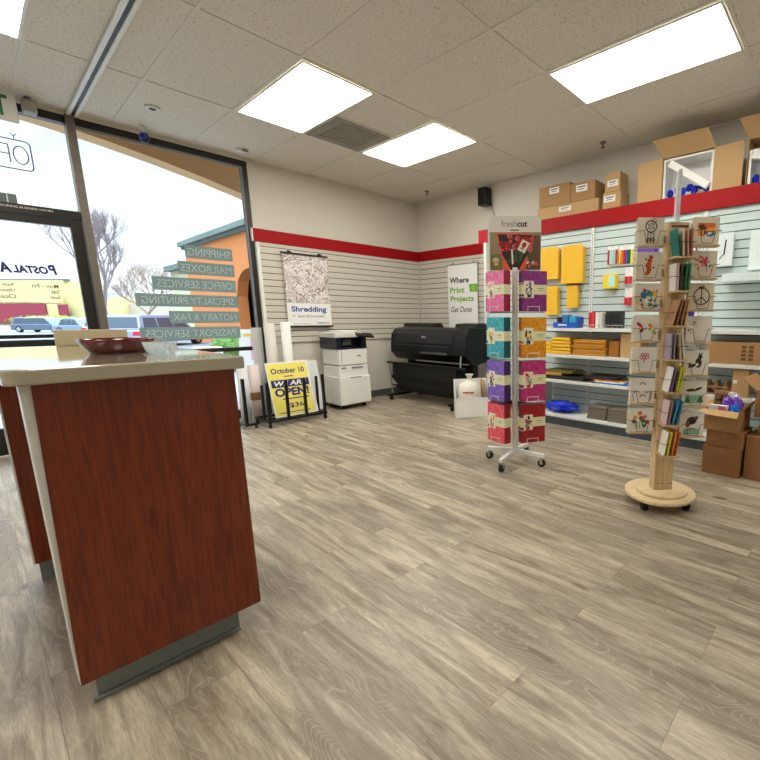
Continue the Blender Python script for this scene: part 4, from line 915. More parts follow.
def bouquet(C0, azd, z0, z1, base, light, cols, label, seed, side=None):
    side = side or tuple(int(v*.62) for v in base)
    a = rad(azd); o = thing('bouquet_box', label, 'box', (C0.x,C0.y,z0), a+PI/2, 'paper bouquet boxes on the white spinner')
    h = z1-z0; hw = BW/2
    cb = MB().box(-hw,hw,-BT/2,BT/2,0,h); cb.m = [1,1,0,1,0,1]
    cb.build('carton', [lace('box_'+str(seed), base, light), P('box_side_'+str(seed), side, .5)], o, .002)
    MB().box(-hw-.0006,hw+.0006,-BT/2-.0006,BT/2+.0006,h*.42,h*.66).build('paper_band', CREAMB, o)
    m, ms = flowers(seed, cols); mm_ = MB(); 
    for v_ in m.v: v_.z += h*.54
    m.build('flower_picture', ms, o)
    m = MB(); I = frame((.052,-BT/2-.0012,h*.54),(1,0,0),(0,0,1)); m.rect(I, 0, .008, .05, .006, 0).rect(I, 0, -.008, .035, .004, 0); m.build('band_print', P('sage_ink', (150,150,110), .6), o)
    return o
FR = P('flower_red', (180,20,34), .6); FP = P('flower_pink', (230,120,150), .6); FY = P('flower_yellow', (236,190,40), .6); FV = P('flower_violet', (140,90,180), .6); FD = P('flower_dark', (70,40,50), .6); FW = P('flower_white', (240,236,226), .6)
LB = (((226,96,150),(246,160,196),[FP,FW],'light pink bouquet box, top of the left column',(150,16,60)),((24,150,168),(110,206,214),[FY,FW],'teal bouquet box, second of the left column',(8,84,96)),((112,74,178),(160,130,214),[FV,FP],'violet bouquet box, third of the left column',(62,34,92)),((222,62,84),(246,132,140),[FP,FY],'coral red bouquet box, bottom of the left column',(150,24,44)))
RBX = (((124,28,116),(160,70,150),[FD,FV],'deep purple bouquet box, top of the right column',(80,14,60)),((214,134,14),(244,186,40),[FD,FY],'amber bouquet box, second of the right column',(170,84,8)),((172,22,104),(214,80,150),[FR,FP],'magenta bouquet box, third of the right column',(128,16,70)),((140,10,26),(190,40,50),[FR,FD],'dark red bouquet box, bottom of the right column',(104,8,20)))
for i in range(4):
    b = LB[i]; bouquet(LC, LAZ, *ROWS[i], b[0], b[1], b[2], b[3], 10+i, b[4])
    b = RBX[i]; bouquet(RC, RAZ, *ROWS[i], b[0], b[1], b[2], b[3], 20+i, b[4])
BK = S+er*(-.165)+ef*.175
bouquet(BK, 110, *ROWS[0], (220,96,40), (240,150,90), [FY], 'orange bouquet box peeking out behind the pink one', 31)
# wire pockets (part of the rack)
for (C0, azd) in ((LC,LAZ),(RC,RAZ)):
    a = rad(azd); R4 = Matrix.Translation(C0-S) @ Matrix.Rotation(a+PI/2,4,'Z')
    for (z0, z1) in ROWS:
        hw = BW/2; y = -BT/2-.005; yb = BT/2+.005; r_ = .0022; zz = z0-.004
        pts = lambda L_: [R4 @ Vector(p) for p in L_]
        m = MB(); m.path(pts([(-.055,yb,zz),(-.055,y,zz),(-.055,y,z0+.035),(.04,y,z0+.035),(.04,y,zz),(.04,yb,zz)]), r_, n=6)
        m.path(pts([(-hw-.004,yb,zz+.11),(-hw-.004,y,zz+.11),(-hw+.03,y,zz+.11)]), r_, n=6).path(pts([(-hw-.004,yb,zz+.21),(-hw-.004,y,zz+.21),(-hw+.03,y,zz+.21)]), r_, n=6)
        m.path(pts([(-.055,yb,zz),(.04,yb,zz),(.04,yb,z0+.1),(-.055,yb,z0+.1)]), r_, n=6)
        for zc in (zz, z0+.1): m.tube(R4 @ Vector((0,yb,zc)), (0,0,zc), r_*1.3, n=6)
        m.build('wire_pocket', WHITEM, sr)
# header board
Mh = frame(S+er*.0-ef*.0+Vector((0,0,1.531)), er, (0,0,1))
hb = thing('header_sign', 'display header board reading freshcut with a picture of roses', 'sign', S+Vector((0,0,1.531)))
MB().box(-.192,.198,0,.392,-.02,-.014,0,Mh).build('board', P('sign_taupe', (224,219,210), .5), hb, 0, True)
MB().box(-.204,-.192,.0,.40,-.021,-.013,0,Mh).box(-.02,.02,-.001,.02,-.0135,.0,0,Mh).build('holder_edge', WHITE, hb, 0, True)
m = MB(); m.rect(Mh, .003, .14, .385, .275, -.0135, 0)
m.rect(Mh, .12, .13, .14, .25, -.0132, 1); m.rect(Mh, -.14, .06, .09, .12, -.0132, 2)
vz = [(-.13,.265),(.13,.265),(.115,.16),(.04,.02),(.0,-.0),(-.04,.02),(-.10,.12)]
m.poly(Mh, [(-.14,.275),(.142,.265),(.125,.15),(.07,.0),(-.05,.0),(-.105,.1)], -.0129, 3)
m.poly(Mh, [(-.130,.264),(.132,.256),(.113,.14),(.052,.03),(.03,.0),(-.028,.0),(-.094,.10)], -.0126, 4)
rnd = random.Random(4)
for i in range(40):
    x = rnd.uniform(-.11,.13); y = rnd.uniform(.15,.255); q_ = rnd.choice((5,5,6,6,7)); r_ = rnd.uniform(.012,.021); m.disc(Mh, x, y, r_, -.0122+i*.00002, q_); m.ring(Mh, x+.002, y-.001, r_*.35, r_*.55, -.01219+i*.00002, 7 if q_ != 7 else 5, 12)
for i in range(26):
    x = rnd.uniform(-.05,.15); y = rnd.uniform(.06,.16); m.disc(Mh, x, y, rnd.uniform(.01,.03), -.0126+i*.00001, 8, r2=.008, a=rnd.uniform(0,3))
for i in range(10): m.disc(Mh, rnd.uniform(.08,.17), rnd.uniform(.02,.06), .014, -.012+i*.00002, rnd.choice((6,9,1)), r2=.007, a=rnd.uniform(0,3))
m.rect(Mh, .065, .175, .062, .085, -.0112, 9, -.5); m.disc(Mh, .07, .185, .016, -.0109, 5, r2=.02, a=-.5); m.rect(Mh, .06, .155, .005, .035, -.0109, 8, -.5); m.disc(Mh, .052, .162, .012, -.0108, 8, r2=.005, a=.3)
m.rect(Mh, -.02, .10, .012, .11, -.0118, 9, .05)
m.disc(Mh, -.145, .075, .026, -.0128, 10, r2=.018); m.rect(Mh, -.143, .045, .03, .02, -.0128, 10)
m.poly(Mh, [(-.095,.115),(-.03,0),(-.085,0)], -.0115, 3); m.poly(Mh, [(.095,.115),(.08,.0),(.028,0)], -.0115, 3)
m.build('picture', [P('photo_olive', (150,136,104), .5), P('photo_brown', (100,72,56), .5), P('photo_green', (118,112,60), .5), P('photo_coral', (226,96,66), .5), P('photo_dark', (44,24,24), .5), FR, P('rose_pink', (218,96,104), .5), P('rose_deep', (120,12,26), .5), P('leaf', (52,88,46), .5), CREAM, P('photo_blush', (206,176,140), .5)], hb, 0, True)
m = MB(); put_text(m, 'fresh', Mh, -.045, .338, .115, .046, -.0135, 0, -.005); put_text(m, 'cut', Mh, .055, .335, .075, .04, -.0135, 1, .035); m.rect(Mh, -.005, .292, .066, .009, -.0135, 0); m.build('lettering', [P('sign_grey_ink', (90,88,84), .6), INK], hb, 0, True)

# ------------------------------------------------------------------ wooden card rack
W = Vector((-2.064,-4.756,0)); wa = rad(220)                 # direction the cards face
wr = thing('card_rack', 'wooden revolving card rack on a round base with casters', 'rack', W, wa+PI/2)   # local -y faces the viewer, +x right
MB().lathe([(0,.066),(.212,.066),(.215,.069),(.215,.084),(.212,.087),(0,.087)], n=56).build('base_disc', PINEL, wr)
MB().lathe([(0,.0872),(.158,.0872),(.16,.089),(.16,.105),(.158,.107),(0,.107)], (.01,0,0), n=56).build('turntable', PINEL, wr)
for a in (40,-38,142,218):
    x, y = .165*cos(rad(a)), .165*sin(rad(a))
    c = MB().tube((x-.016,y,.03),(x+.016,y,.03), .03, n=18).build('caster', RUBBER, wr)
    MB().box(x-.016,x+.016,y-.012,y+.012,.03,.0655).build('fork', BLACKM, c)
PW = .060
MB().box(-PW,.022,-.05,.03,.1075,1.70).box(.0225,PW,-.048,.03,.1075,1.70).build('tower', PINE, wr, .002)
for x in (-.03,-.005,.035,.052): MB().tube((x,-.0505,.15),(x,-.047,.15), .004).build('screw', BLACKM, wr)
MB().box(-.045,.05,-.052,-.0505,1.675,1.682).build('top_slot', BLACKM, wr)
# card sign on top, seen edge-on
MB().box(-.010,.010,-.08,.08,1.702,1.97,0,Matrix.Rotation(rad(-17),4,'Z')).build('sign_holder', PLASTIC, wr, .002)
LED = (1.504,1.320,1.127,.935,.745,.549,.359)
LBZ = (1.575,1.390,1.216,1.036,.850,.663,.484); RBZ = (1.579,1.396,1.217,1.030,.830,.645,.457)
WIRE = P('brass_wire', (120,100,70), .35, .7)
for z in LED:
    MB().box(-.056,.056,-.15,-.0505,z-.010,z).build('ledge', PINE, wr, .002)
    MB().path([(-.058,-.05,z+.075),(-.058,-.148,z+.075),(.058,-.148,z+.075),(.058,-.05,z+.075)], .0018, n=6).tube((0,-.148,z),(0,-.148,z+.075), .0016, n=6).build('wire_guard', WIRE, wr)
CW = .150
for sgn, zs in ((-1,LBZ),(1,RBZ)):
    for z in zs:
        cx = sgn*.158
        o = MB().box(cx-CW/2-.004,cx+CW/2+.004,-.06,.0,z-.010,z).box(cx-CW/2,cx+CW/2,-.004,.0,z,z+.12).build('card_pocket', PINE, wr, .0015)
        y = -.064
        MB().path([(cx-CW/2-.004,-.0,z+.075),(cx-CW/2-.004,y,z+.075),(cx-.045,y,z+.075),(cx-.03,y,z+.006),(cx+.03,y,z+.006),(cx+.045,y,z+.075),(cx+CW/2+.004,y,z+.075),(cx+CW/2+.004,0,z+.075)], .0017, n=6).build('wire_guard', WIRE, o)
        MB().box(min(cx-sgn*.08,sgn*PW),max(cx-sgn*.08,sgn*PW),-.004,.004,z+.02,z+.06).build('bracket', PINE, o)
# motifs on the cards
MC = {n: P('card_'+n, c, .7) for n, c in dict(ink=(52,46,44), red=(190,34,44), orange=(220,110,34), yellow=(236,190,60), green=(70,120,60), blue=(40,120,170), pink=(226,120,150), brown=(120,84,48), white=(246,244,238), grey=(150,146,140), teal=(70,140,140), violet=(120,90,160), sky=(250,170,60), rust=(176,70,40), mint=(150,196,170)).items()}
CM = list(MC.keys()); CI = {n:i for i, n in enumerate(CM)}
CARDST = P('card_stock', (228,218,200), .8); CARDW = P('card_stock_white', (238,234,226), .8)
def motif(kind):
    m = MB(); I = frame((0,-.0225,CW/2),(1,0,0),(0,0,1)); rnd = random.Random(kind); z = [0]; K = 1.0 if kind in (4,10,15,13) else 1.25
    def d(x, y, r, c, r2=None, a=0): z[0] += .00002; m.disc(I, x*K, y*K, r*K, z[0], CI[c], 12, None if r2 is None else r2*K, a)
    def q(x, y, w_, h_, c, a=0): z[0] += .00002; m.rect(I, x*K, y*K, w_*K, h_*K, z[0], CI[c], a)
    def rg(x, y, r0, r1, c): z[0] += .00002; m.ring(I, x*K, y*K, r0*K, r1*K, z[0], CI[c])
    def leafs(n, cx, cy, sx, sy, cols, r0=.006, r1=.013):
        for _ in range(n): d(cx+rnd.uniform(-sx,sx), cy+rnd.uniform(-sy,sy), rnd.uniform(r0,r1), rnd.choice(cols), rnd.uniform(.003,.007), rnd.uniform(0,3))
    if kind == 0:
        rg(0,.022,.022,.027,'ink'); rg(0,.022,.010,.013,'ink'); q(0,.022,.044,.002,'brown',.6); q(0,.022,.044,.002,'brown',-.6); rg(.012,.045,.008,.011,'brown')
        for x in (-.014,0,.014): q(x,-.018,.0025,.03,'ink'); d(x,-.038,.006,'brown',.012)
        rg(0,-.018,.012,.015,'ink')
    elif kind == 1:
        for x, y, r in ((.006,.036,.010),(.002,.02,.012),(-.004,.0,.014),(.0,-.018,.012),(-.008,-.034,.010)): d(x,y,r,'orange'); rg(x,y,r*.5,r*.8,'red')
        leafs(8,.0,.0,.022,.04,['rust','ink','green'],.003,.006)
    elif kind == 2:
        d(-.018,.008,.016,'blue'); d(.014,.01,.012,'teal'); leafs(22,0,-.01,.045,.04,['blue','yellow','ink','green','red','teal']); d(.035,.012,.012,'yellow'); d(-.004,-.02,.010,'white')
    elif kind == 3:
        d(-.026,.012,.012,'red',.007,-.6); d(-.036,.02,.008,'red'); d(.024,.004,.014,'yellow',.008,.6); d(.018,.014,.007,'orange'); d(-.02,-.012,.008,'ink'); d(.036,-.016,.008,'yellow'); d(.046,-.024,.005,'green'); leafs(5,0,-.004,.02,.006,['green','rust'],.004,.008)
    elif kind == 4:
        for x in (-.016,0,.016): rg(x,.014,.008,.012,'red'); rg(x+.002,.03,.006,.009,'red')
        for i in range(14): q(rnd.uniform(-.06,.06),rnd.uniform(-.055,-.025),.004,.03,'white',rnd.uniform(-.5,.5))
        q(0,-.005,.006,.02,'red')
    elif kind == 5:
        for x, y, a in ((-.03,-.01,.5),(.03,-.012,-.5),(0,.03,0),(.002,-.03,.2)):
            d(x-.008,y+.006,.010,'grey',.004,a+.8); d(x+.008,y+.006,.010,'grey',.004,a-.8)
        q(-.045,-.03,.0025,.04,'ink',.2); q(.042,-.03,.0025,.04,'ink',-.2); q(.01,-.0,.0015,.01,'ink')
    elif kind == 6:
        for x, y, c in ((-.006,.032,'orange'),(-.028,.012,'yellow'),(.018,.014,'pink'),(.03,-.012,'red'),(-.034,-.008,'violet'),(0,.008,'rust')): d(x,y,.011,c); d(x,y,.004,'brown')
        for x in (-.02,-.005,.012): q(x,-.026,.003,.035,'green',x*10)
        leafs(8,0,-.02,.035,.02,['green'])
    elif kind == 10:
        q(.0,.008,.10,.07,'sky'); q(.0,.03,.10,.025,'orange'); q(.02,-.02,.06,.02,'blue',.1); q(.02,-.006,.06,.012,'rust'); q(-.028,-.005,.005,.05,'ink',.1); q(-.012,-.012,.004,.035,'ink',-.1)
        for a in range(6): d(-.028+.012*cos(a),.022+.009*sin(a),.013,'ink',.004,a)
        for a in range(5): d(-.01+.009*cos(a*1.2),.012+.007*sin(a*1.2),.010,'ink',.003,a*1.2)
        leafs(8,.025,-.02,.025,.012,['teal','white','blue'])
    elif kind == 11:
        for a in range(6): d(.002+.014*cos(a*1.05),.012+.014*sin(a*1.05),.012,'red' if a%2 else 'pink',.006,a*1.05)
        d(.002,.012,.006,'rust'); q(.012,-.016,.003,.04,'brown',.3); d(.03,-.006,.010,'green',.004,.7); leafs(12,0,.0,.045,.035,['orange','rust','mint','pink'],.003,.006)
    elif kind == 12:
        rg(0,.0,.034,.040,'brown'); q(0,.0,.005,.074,'brown'); q(-.013,-.014,.005,.034,'brown',-.8); q(.013,-.014,.005,.034,'brown',.8); d(-.006,.04,.011,'ink',.006); d(.006,.043,.008,'brown',.005)
    elif kind == 13:
        d(-.028,.04,.006,'ink',.004); d(-.036,.026,.005,'ink',.003); d(-.03,.03,.003,'red'); leafs(6,-.05,-.02,.012,.02,['white','grey'],.003,.006)
    elif kind == 14:
        d(.01,.0,.016,'ink',.024); d(.016,.028,.011,'ink'); q(.012,.044,.006,.014,'ink',.3); q(.022,.042,.006,.014,'ink',-.2); d(-.02,-.014,.02,'ink',.008,.3); d(-.032,-.006,.007,'ink'); d(.004,-.008,.008,'white'); q(0,.05,.09,.004,'white')
    elif kind == 15:
        q(0,-.035,.11,.05,'mint'); d(-.022,.02,.03,'ink',.009,.1); d(.02,.026,.03,'ink',.008,.35); d(.0,.018,.010,'brown'); q(0,.012,.006,.008,'yellow')
        for x in (-.04,.035,.045): m.poly(I, [(x-.014,-.055),(x+.014,-.055),(x,-.01)], .0008, CI['green'])
    elif kind == 16:
        d(-.002,.014,.026,'ink',.02,.3); d(.02,.028,.010,'brown'); d(-.02,-.002,.012,'brown',.018); q(0,-.04,.08,.03,'mint'); d(0,-.028,.022,'grey',.007); q(.04,.02,.018,.018,'white')
    return m
def card(cx, z, n_, kind, label, stock, grp):
    o = thing('greeting_card', label, 'card', W+Matrix.Rotation(wa+PI/2,3,'Z') @ Vector((cx,-.02,z+.0008)), wa+PI/2, grp)
    MB().box(-CW/2,CW/2,-.0215,-.0185,0,CW).build('front_card', stock, o, .0008)
    MB().box(-CW/2+.002,CW/2-.001,-.018,.012,0,CW-.003).build('card_block', P('card_edges', (206,196,176), .8), o)
    motif(kind).build('motif', list(MC.values()), o)
LN = ('dreamcatcher','orange sea creature','blue and yellow flowers','red and yellow birds','red ribbon loops','grey branches','bunch of coloured flowers')
RN = ('palm trees at sunset','red hibiscus flower','round peace symbol','tiny dark marks in the corner','black cat','bird with spread wings over trees','dark bird above water')
PO = ('top','second','third','fourth','fifth','sixth','bottom')
for i in range(7):
    card(-.158, LBZ[i], 3, i, 'cream card with %s, %s of the left rack column' % (LN[i], PO[i]), CARDST if i < 3 else CARDW, 'cards in the left column')
    card(.158, RBZ[i], 3, 10+i, 'cream card with %s, %s of the right rack column' % (RN[i], PO[i]), CARDST if i < 3 else CARDW, 'cards in the right column')
# edge-on cards in the middle column
def cm(c): return P('edge_card', c, .7)
MID = ((((40,130,120),'teal',-.042,-9),((214,196,176),'cream',-.008,-5),((196,150,128),'pinkish tan',.018,-4),((176,120,100),'brown tan',.042,-2)),
       (((240,232,226),'white',-.043,-2),((224,180,180),'pink',-.028,-2),((84,62,58),'dark brown',-.008,0),((30,120,70),'green',.02,2),((90,140,100),'sage green',.04,2)),
       (((186,140,100),'tan',-.03,14),((150,100,70),'brown',-.006,12),((170,116,80),'russet',.018,10),((210,170,120),'light tan',.04,8)),
       (((176,160,176),'lavender',-.044,0),((140,124,140),'mauve grey',-.022,0),((200,186,160),'beige',.014,-6),((226,214,190),'cream',.034,-8)),
       (((242,238,230),'white',-.036,10),((120,84,140),'purple',-.016,10),((200,200,70),'lime',.02,10),((216,206,90),'yellow green',.038,10)),
       (((226,200,200),'blush',-.04,6),((180,130,140),'mauve',-.02,7),((60,150,190),'sky blue',.010,12),((40,120,160),'blue',.034,12)),
       (((244,240,226),'white',-.038,8),((206,206,60),'lime',-.014,8),((232,140,70),'orange',.014,9),((196,96,50),'rust orange',.036,9)))
R3 = Matrix.Rotation(wa+PI/2,3,'Z')
for r_i, row in enumerate(MID):
    for (c, nm, x, tl) in row:
        ln = abs(sin(rad(tl)))
        o = MB().box(-.004,.004,-.045,.045,0,.145).build('greeting_card', cm(c), None, .001)
        o.location = W+R3 @ Vector((x*.95-sin(rad(tl))*.06,-.1015,LED[r_i]+.001+ln*.005)); o.rotation_euler = (0, rad(tl), wa+PI/2)
        tag(o, '%s card seen edge-on in the %s pocket of the middle column' % (nm, PO[r_i]), 'card', 'edge-on cards in the middle column')

# ------------------------------------------------------------------ outside
def ext(u, v, d):
    """point seen at u, v of the photo at forward distance d"""
    q = fw+r2*((u-510.624)/427.885)-u2*((v-395.9994)/427.885); return Vector((CX,CY,CZ))+q*d
tag(MB().box(-60,60,.15,4.2,-.10,-.02).build('sidewalk', CONCR), 'pale concrete sidewalk outside the shop', 'sidewalk', None, 'structure')
tag(MB().box(-160,260,4.2,420,-.30,-.15).build('parking_lot', ASPH), 'grey asphalt parking lot outside', 'ground', None, 'structure')
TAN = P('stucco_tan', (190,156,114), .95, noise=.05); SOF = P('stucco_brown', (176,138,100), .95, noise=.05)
m = MB(); prev = None
xs_ = [-11.2+i*.5 for i in range(23)]
for a, b in zip(xs_, xs_[1:]):
    za, zb = 3.62-.0325*(a+5.6)**2, 3.62-.0325*(b+5.6)**2
    m.hexa([(a,2.2,za),(b,2.2,zb),(b,2.5,zb),(a,2.5,za),(a,2.2,4.6),(b,2.2,4.6),(b,2.5,4.6),(a,2.5,4.6)])
m.box(-.2,.6,2.15,2.55,-.02,4.6).box(-12.2,-11.2,2.15,2.55,-.02,4.6).box(.6,3.5,2.2,2.5,3.2,4.6)
tag(m.build('arcade_arch', TAN), 'tan stucco arch of the covered walkway above the shop window', 'arch', None, 'structure')
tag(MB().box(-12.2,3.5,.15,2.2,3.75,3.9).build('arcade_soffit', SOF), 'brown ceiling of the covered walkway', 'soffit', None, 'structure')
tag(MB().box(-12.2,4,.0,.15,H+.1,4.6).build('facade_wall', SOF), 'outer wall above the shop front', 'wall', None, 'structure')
# orange wing
ow = thing('building', 'orange stucco shop wing with a grey green cornice seen through the window', 'building', (4,20,-.15))
OR = P('orange_stucco', (190,116,60), .9, noise=.05); CORN = P('cornice_green', (98,112,104), .8); DARKW = P('shade_window', (70,84,80), .4)
FX = 4.0
m = MB(); prof = []
# front wall with arches, plane x = 4
ar0, ar1 = 15.4, 18.9
m.box(FX,FX+.5,ar1,26,-.15,5.2).box(FX,FX+.5,12,ar0-.6,-.15,5.2)
n_ = 10
for i in range(n_):
    ya, yb = ar0+(ar1-ar0)*i/n_, ar0+(ar1-ar0)*(i+1)/n_
    zt = lambda y: 2.3+1.25*math.sqrt(max(0,1-((y-(ar0+ar1)/2)/((ar1-ar0)/2))**2))
    m.hexa([(FX,ya,zt(ya)),(FX,yb,zt(yb)),(FX+.5,yb,zt(yb)),(FX+.5,ya,zt(ya)),(FX,ya,5.2),(FX,yb,5.2),(FX+.5,yb,5.2),(FX+.5,ya,5.2)])
m.box(FX,FX+.5,ar0-.6,ar0,-.15,5.2).box(FX+.5,FX+6,25.5,26,-.15,5.2)
m.build('wall', OR, ow, 0, True)
MB().box(FX-.3,FX+6,12,26.2,5.35,5.6).box(FX-.15,FX+6,12,26.1,5.2,5.35).build('cornice', CORN, ow, 0, True)
MB().box(FX+2.2,FX+2.3,12,25.4,-.15,4.2).build('shop_front', DARKW, ow, 0, True)
MB().box(FX-.06,FX-.001,14.85,15.35,-.15,2.9).build('pilaster', P('pale_pillar', (226,206,190), .9), ow, 0, True)
MB().box(FX+2.15,FX+2.19,16.5,22,.9,1.2).build('red_sign_strip', REDI, ow, 0, True)
cw = thing('building', 'low cream building with a grey cornice beyond the orange wing', 'building', (4.6,29,-.15))
CRM = P('cream_stucco', (190,184,150), .9)
MB().box(4.4,10,26.6,31.0,-.15,4.3).build('wall', CRM, cw, 0, True); MB().box(4.1,10,26.6,31.2,4.3,4.62).build('cornice', CORN, cw, 0, True)
# yellow building across the lot (facing the viewer)
yb = thing('building', 'long yellow building with dark red panels across the parking lot', 'building', tuple(ext(30,322,100)))
YB = P('yellow_stucco', (200,184,132), .9); PK = P('brick_red', (140,50,64), .9, noise=.08, nscale=1.2)
def facade(mb, d, u0, u1, v0, v1, thick, m=0, v0r=None, v1r=None):
    v0r = v0 if v0r is None else v0r; v1r = v1 if v1r is None else v1r
    a, b, c_, e_ = ext(u0,v1,d), ext(u1,v1r,d), ext(u1,v0r,d), ext(u0,v0,d)
    for p in (a,b): pass
    bk = Vector((ef.x,ef.y,0))*thick
    a.z = b.z = min(a.z,b.z); c_.z = e_.z = max(c_.z,e_.z); c_.x, c_.y = b.x, b.y; e_.x, e_.y = a.x, a.y
    mb.hexa([a,b,b+bk,a+bk,e_,c_,c_+bk,e_+bk], m)
m = MB(); facade(m, 100, -40, 65, 281, 326, 12); facade(m, 101, 65, 102, 297, 326, 10); m.build('wall', YB, yb, 0, True)
m = MB(); facade(m, 99.7, -40, 66, 279, 281.5, 1); m.build('cornice', P('roof_edge', (92,96,100), .8), yb, 0, True)
m = MB(); facade(m, 99.5, -40, 48, 303.5, 323, .4); facade(m, 99.5, 60.5, 69.5, 304.5, 323, .4); m.build('red_panel', PK, yb, 0, True)
b3 = thing('building', 'small yellow house wall behind the bare tree', 'building', tuple(ext(122,322,75)))
m = MB(); facade(m, 75, 108, 124, 298, 324, 6); m.build('wall', YB, b3, 0, True); m = MB(); facade(m, 76, 107, 126, 293, 298, 6); m.build('roof', P('grey_roof', (170,164,164), .9), b3, 0, True)
m = MB(); facade(m, 76.5, 126, 165, 304, 324, 6); m.build('shade_wall', P('taupe_wall', (186,172,152), .9), b3, 0, True)  # plain block standing in for the brownish twig mass behind the tree
rf = MB(); facade(rf, 104, 67, 88, 291, 297, 3); rf.build('roof', P('pale_roof', (196,188,186), .9), yb, 0, True)
# cars
TYRE = RUBBER; CARG = P('car_glass', (58,70,84), .1, spec=.6); TAIL = P('tail_light', (210,30,44), .2); HEAD = P('head_light', (230,236,240), .15)
def car(label, loc, heading, paint, length=4.7, width=1.85, height=1.7, suv=True):
    o = thing('car', label, 'car', loc, heading); hw = width/2; l = length/2; h = height
    belt = h*.56
    low = [(-l,.35),(-l+.02,belt*.95),(-l+.10,belt),(l-1.15,belt),(l-.25,belt*.86),(l-.02,belt*.7),(l,.4),(l-.1,.24),(-l+.12,.24)]
    MB().prism(low, 'y', -hw, hw).build('body', paint, o, .06, seg=3)
    if suv: top = [(-l+.06,belt-.02),(-l+.28,h-.03),(-l+.45,h),(l-2.05,h),(l-1.75,h-.06),(l-1.02,belt-.02)]
    else: top = [(-l+.55,belt-.02),(-l+1.1,h-.04),(-l+1.5,h),(l-2.2,h),(l-1.9,h-.05),(l-1.15,belt-.02)]
    c = MB(); n_ = len(top); ins = [hw-.05 if z < belt+.1 else hw-.20 for _, z in top]
    vs = [(x,-i_,z) for (x,z), i_ in zip(top,ins)]+[(x,i_,z) for (x,z), i_ in zip(top,ins)]
    c.add(vs, [tuple(range(n_)), tuple(range(2*n_-1,n_-1,-1))]+[(i,i+n_,(i+1)%n_+n_,(i+1)%n_) for i in range(n_)]); c.build('cabin', paint, o, .05, seg=3)
    # windows: side strips, windscreen, rear glass
    x0, x1 = (top[0][0]+.28, top[-1][0]-.30)
    for s in (-1,1):
        for (a, b) in ((0,.28),(.31,.62),(.65,1.0)):
            xa, xb = x0+(x1-x0)*a, x0+(x1-x0)*b
            k0, k1 = (hw-.05+.006)*s, (hw-.19+.006)*s
            za, zb = belt+.03, h-.13
            fa = .12 if a == 0 else 0; fb = .55 if b == 1 else 0
            m = MB(); m.hexa([(xa,k0-.02*s,za),(xb,k0-.02*s,za),(xb,k0+.004*s,za),(xa,k0+.004*s,za),(xa+fa,k1-.02*s,zb),(xb-fb,k1-.02*s,zb),(xb-fb,k1+.012*s,zb),(xa+fa,k1+.012*s,zb)]); m.build('side_window', CARG, o)
    (xa, za), (xb, zb) = top[0], top[1]
    def slant(p, q, name, out):
        m = MB(); a_ = Vector((p[0],0,p[1])).lerp(Vector((q[0],0,q[1])), .16); b_ = Vector((p[0],0,p[1])).lerp(Vector((q[0],0,q[1])), .88)
        m.hexa([(a_.x,-hw+.16,a_.z),(a_.x,hw-.16,a_.z),(a_.x+out,hw-.16,a_.z),(a_.x+out,-hw+.16,a_.z),(b_.x,-hw+.27,b_.z),(b_.x,hw-.27,b_.z),(b_.x+out,hw-.27,b_.z),(b_.x+out,-hw+.27,b_.z)]); m.build(name, CARG, o)
    slant(top[0], top[1], 'rear_window', -.02); slant(top[-1], top[-2], 'windscreen', .03)
    for s in (-1,1):
        MB().box(-l-.015,-l+.1,s*(hw-.34),s*(hw-.02),belt*.70,belt*.92).build('tail_light', TAIL, o, .02)
        MB().box(l-.3,l-.02,s*(hw-.34),s*(hw-.03),belt*.66,belt*.80).build('headlight', HEAD, o, .02)
        for x in (-l+.85, l-.85):
            wv_ = MB().tube((x,s*(hw-.21),.33),(x,s*(hw+.012),.33), .33, n=24).build('wheel', TYRE, o)
            MB().tube((x,s*(hw+.012),.33),(x,s*(hw+.022),.33), .21, n=20).build('hubcap', CHROME, wv_)
    MB().box(-l-.02,-l+.01,-.26,.26,belt*.62,belt*.78).build('licence_plate', PAPER, o)
    return o
def carpos(u, d): 
    p = ext(u, 330, d); return (p.x, p.y, -.15)
HR = rad(-51.4)
car('dark blue grey wagon seen sideways through the door glass', carpos(46,45), HR, P('paint_slate', (86,100,120), .25, .3, coat=.6), 5.3, 1.85, 1.52)
car('silver teal car partly behind the dark wagon near the door stile', carpos(84,37), HR-rad(12), P('paint_teal', (120,140,150), .25, .3, coat=.6), 4.4, 1.8, 1.45, False)
car('white car in the lot under the bare tree', carpos(109,46), rad(-20), P('paint_white', (226,232,236), .25, coat=.6), 4.3, 1.75, 1.42, False)
car('silver blue car between the white car and the near wagon', carpos(124,33), rad(30), P('paint_silver', (176,186,214), .25, .3, coat=.6), 4.4, 1.8, 1.42)
car('near lavender blue wagon with red tail lights behind the window strips', carpos(158,21.5), rad(42), P('paint_lavender', (140,152,184), .3, .3, coat=.4), 4.7, 1.85, 1.52)
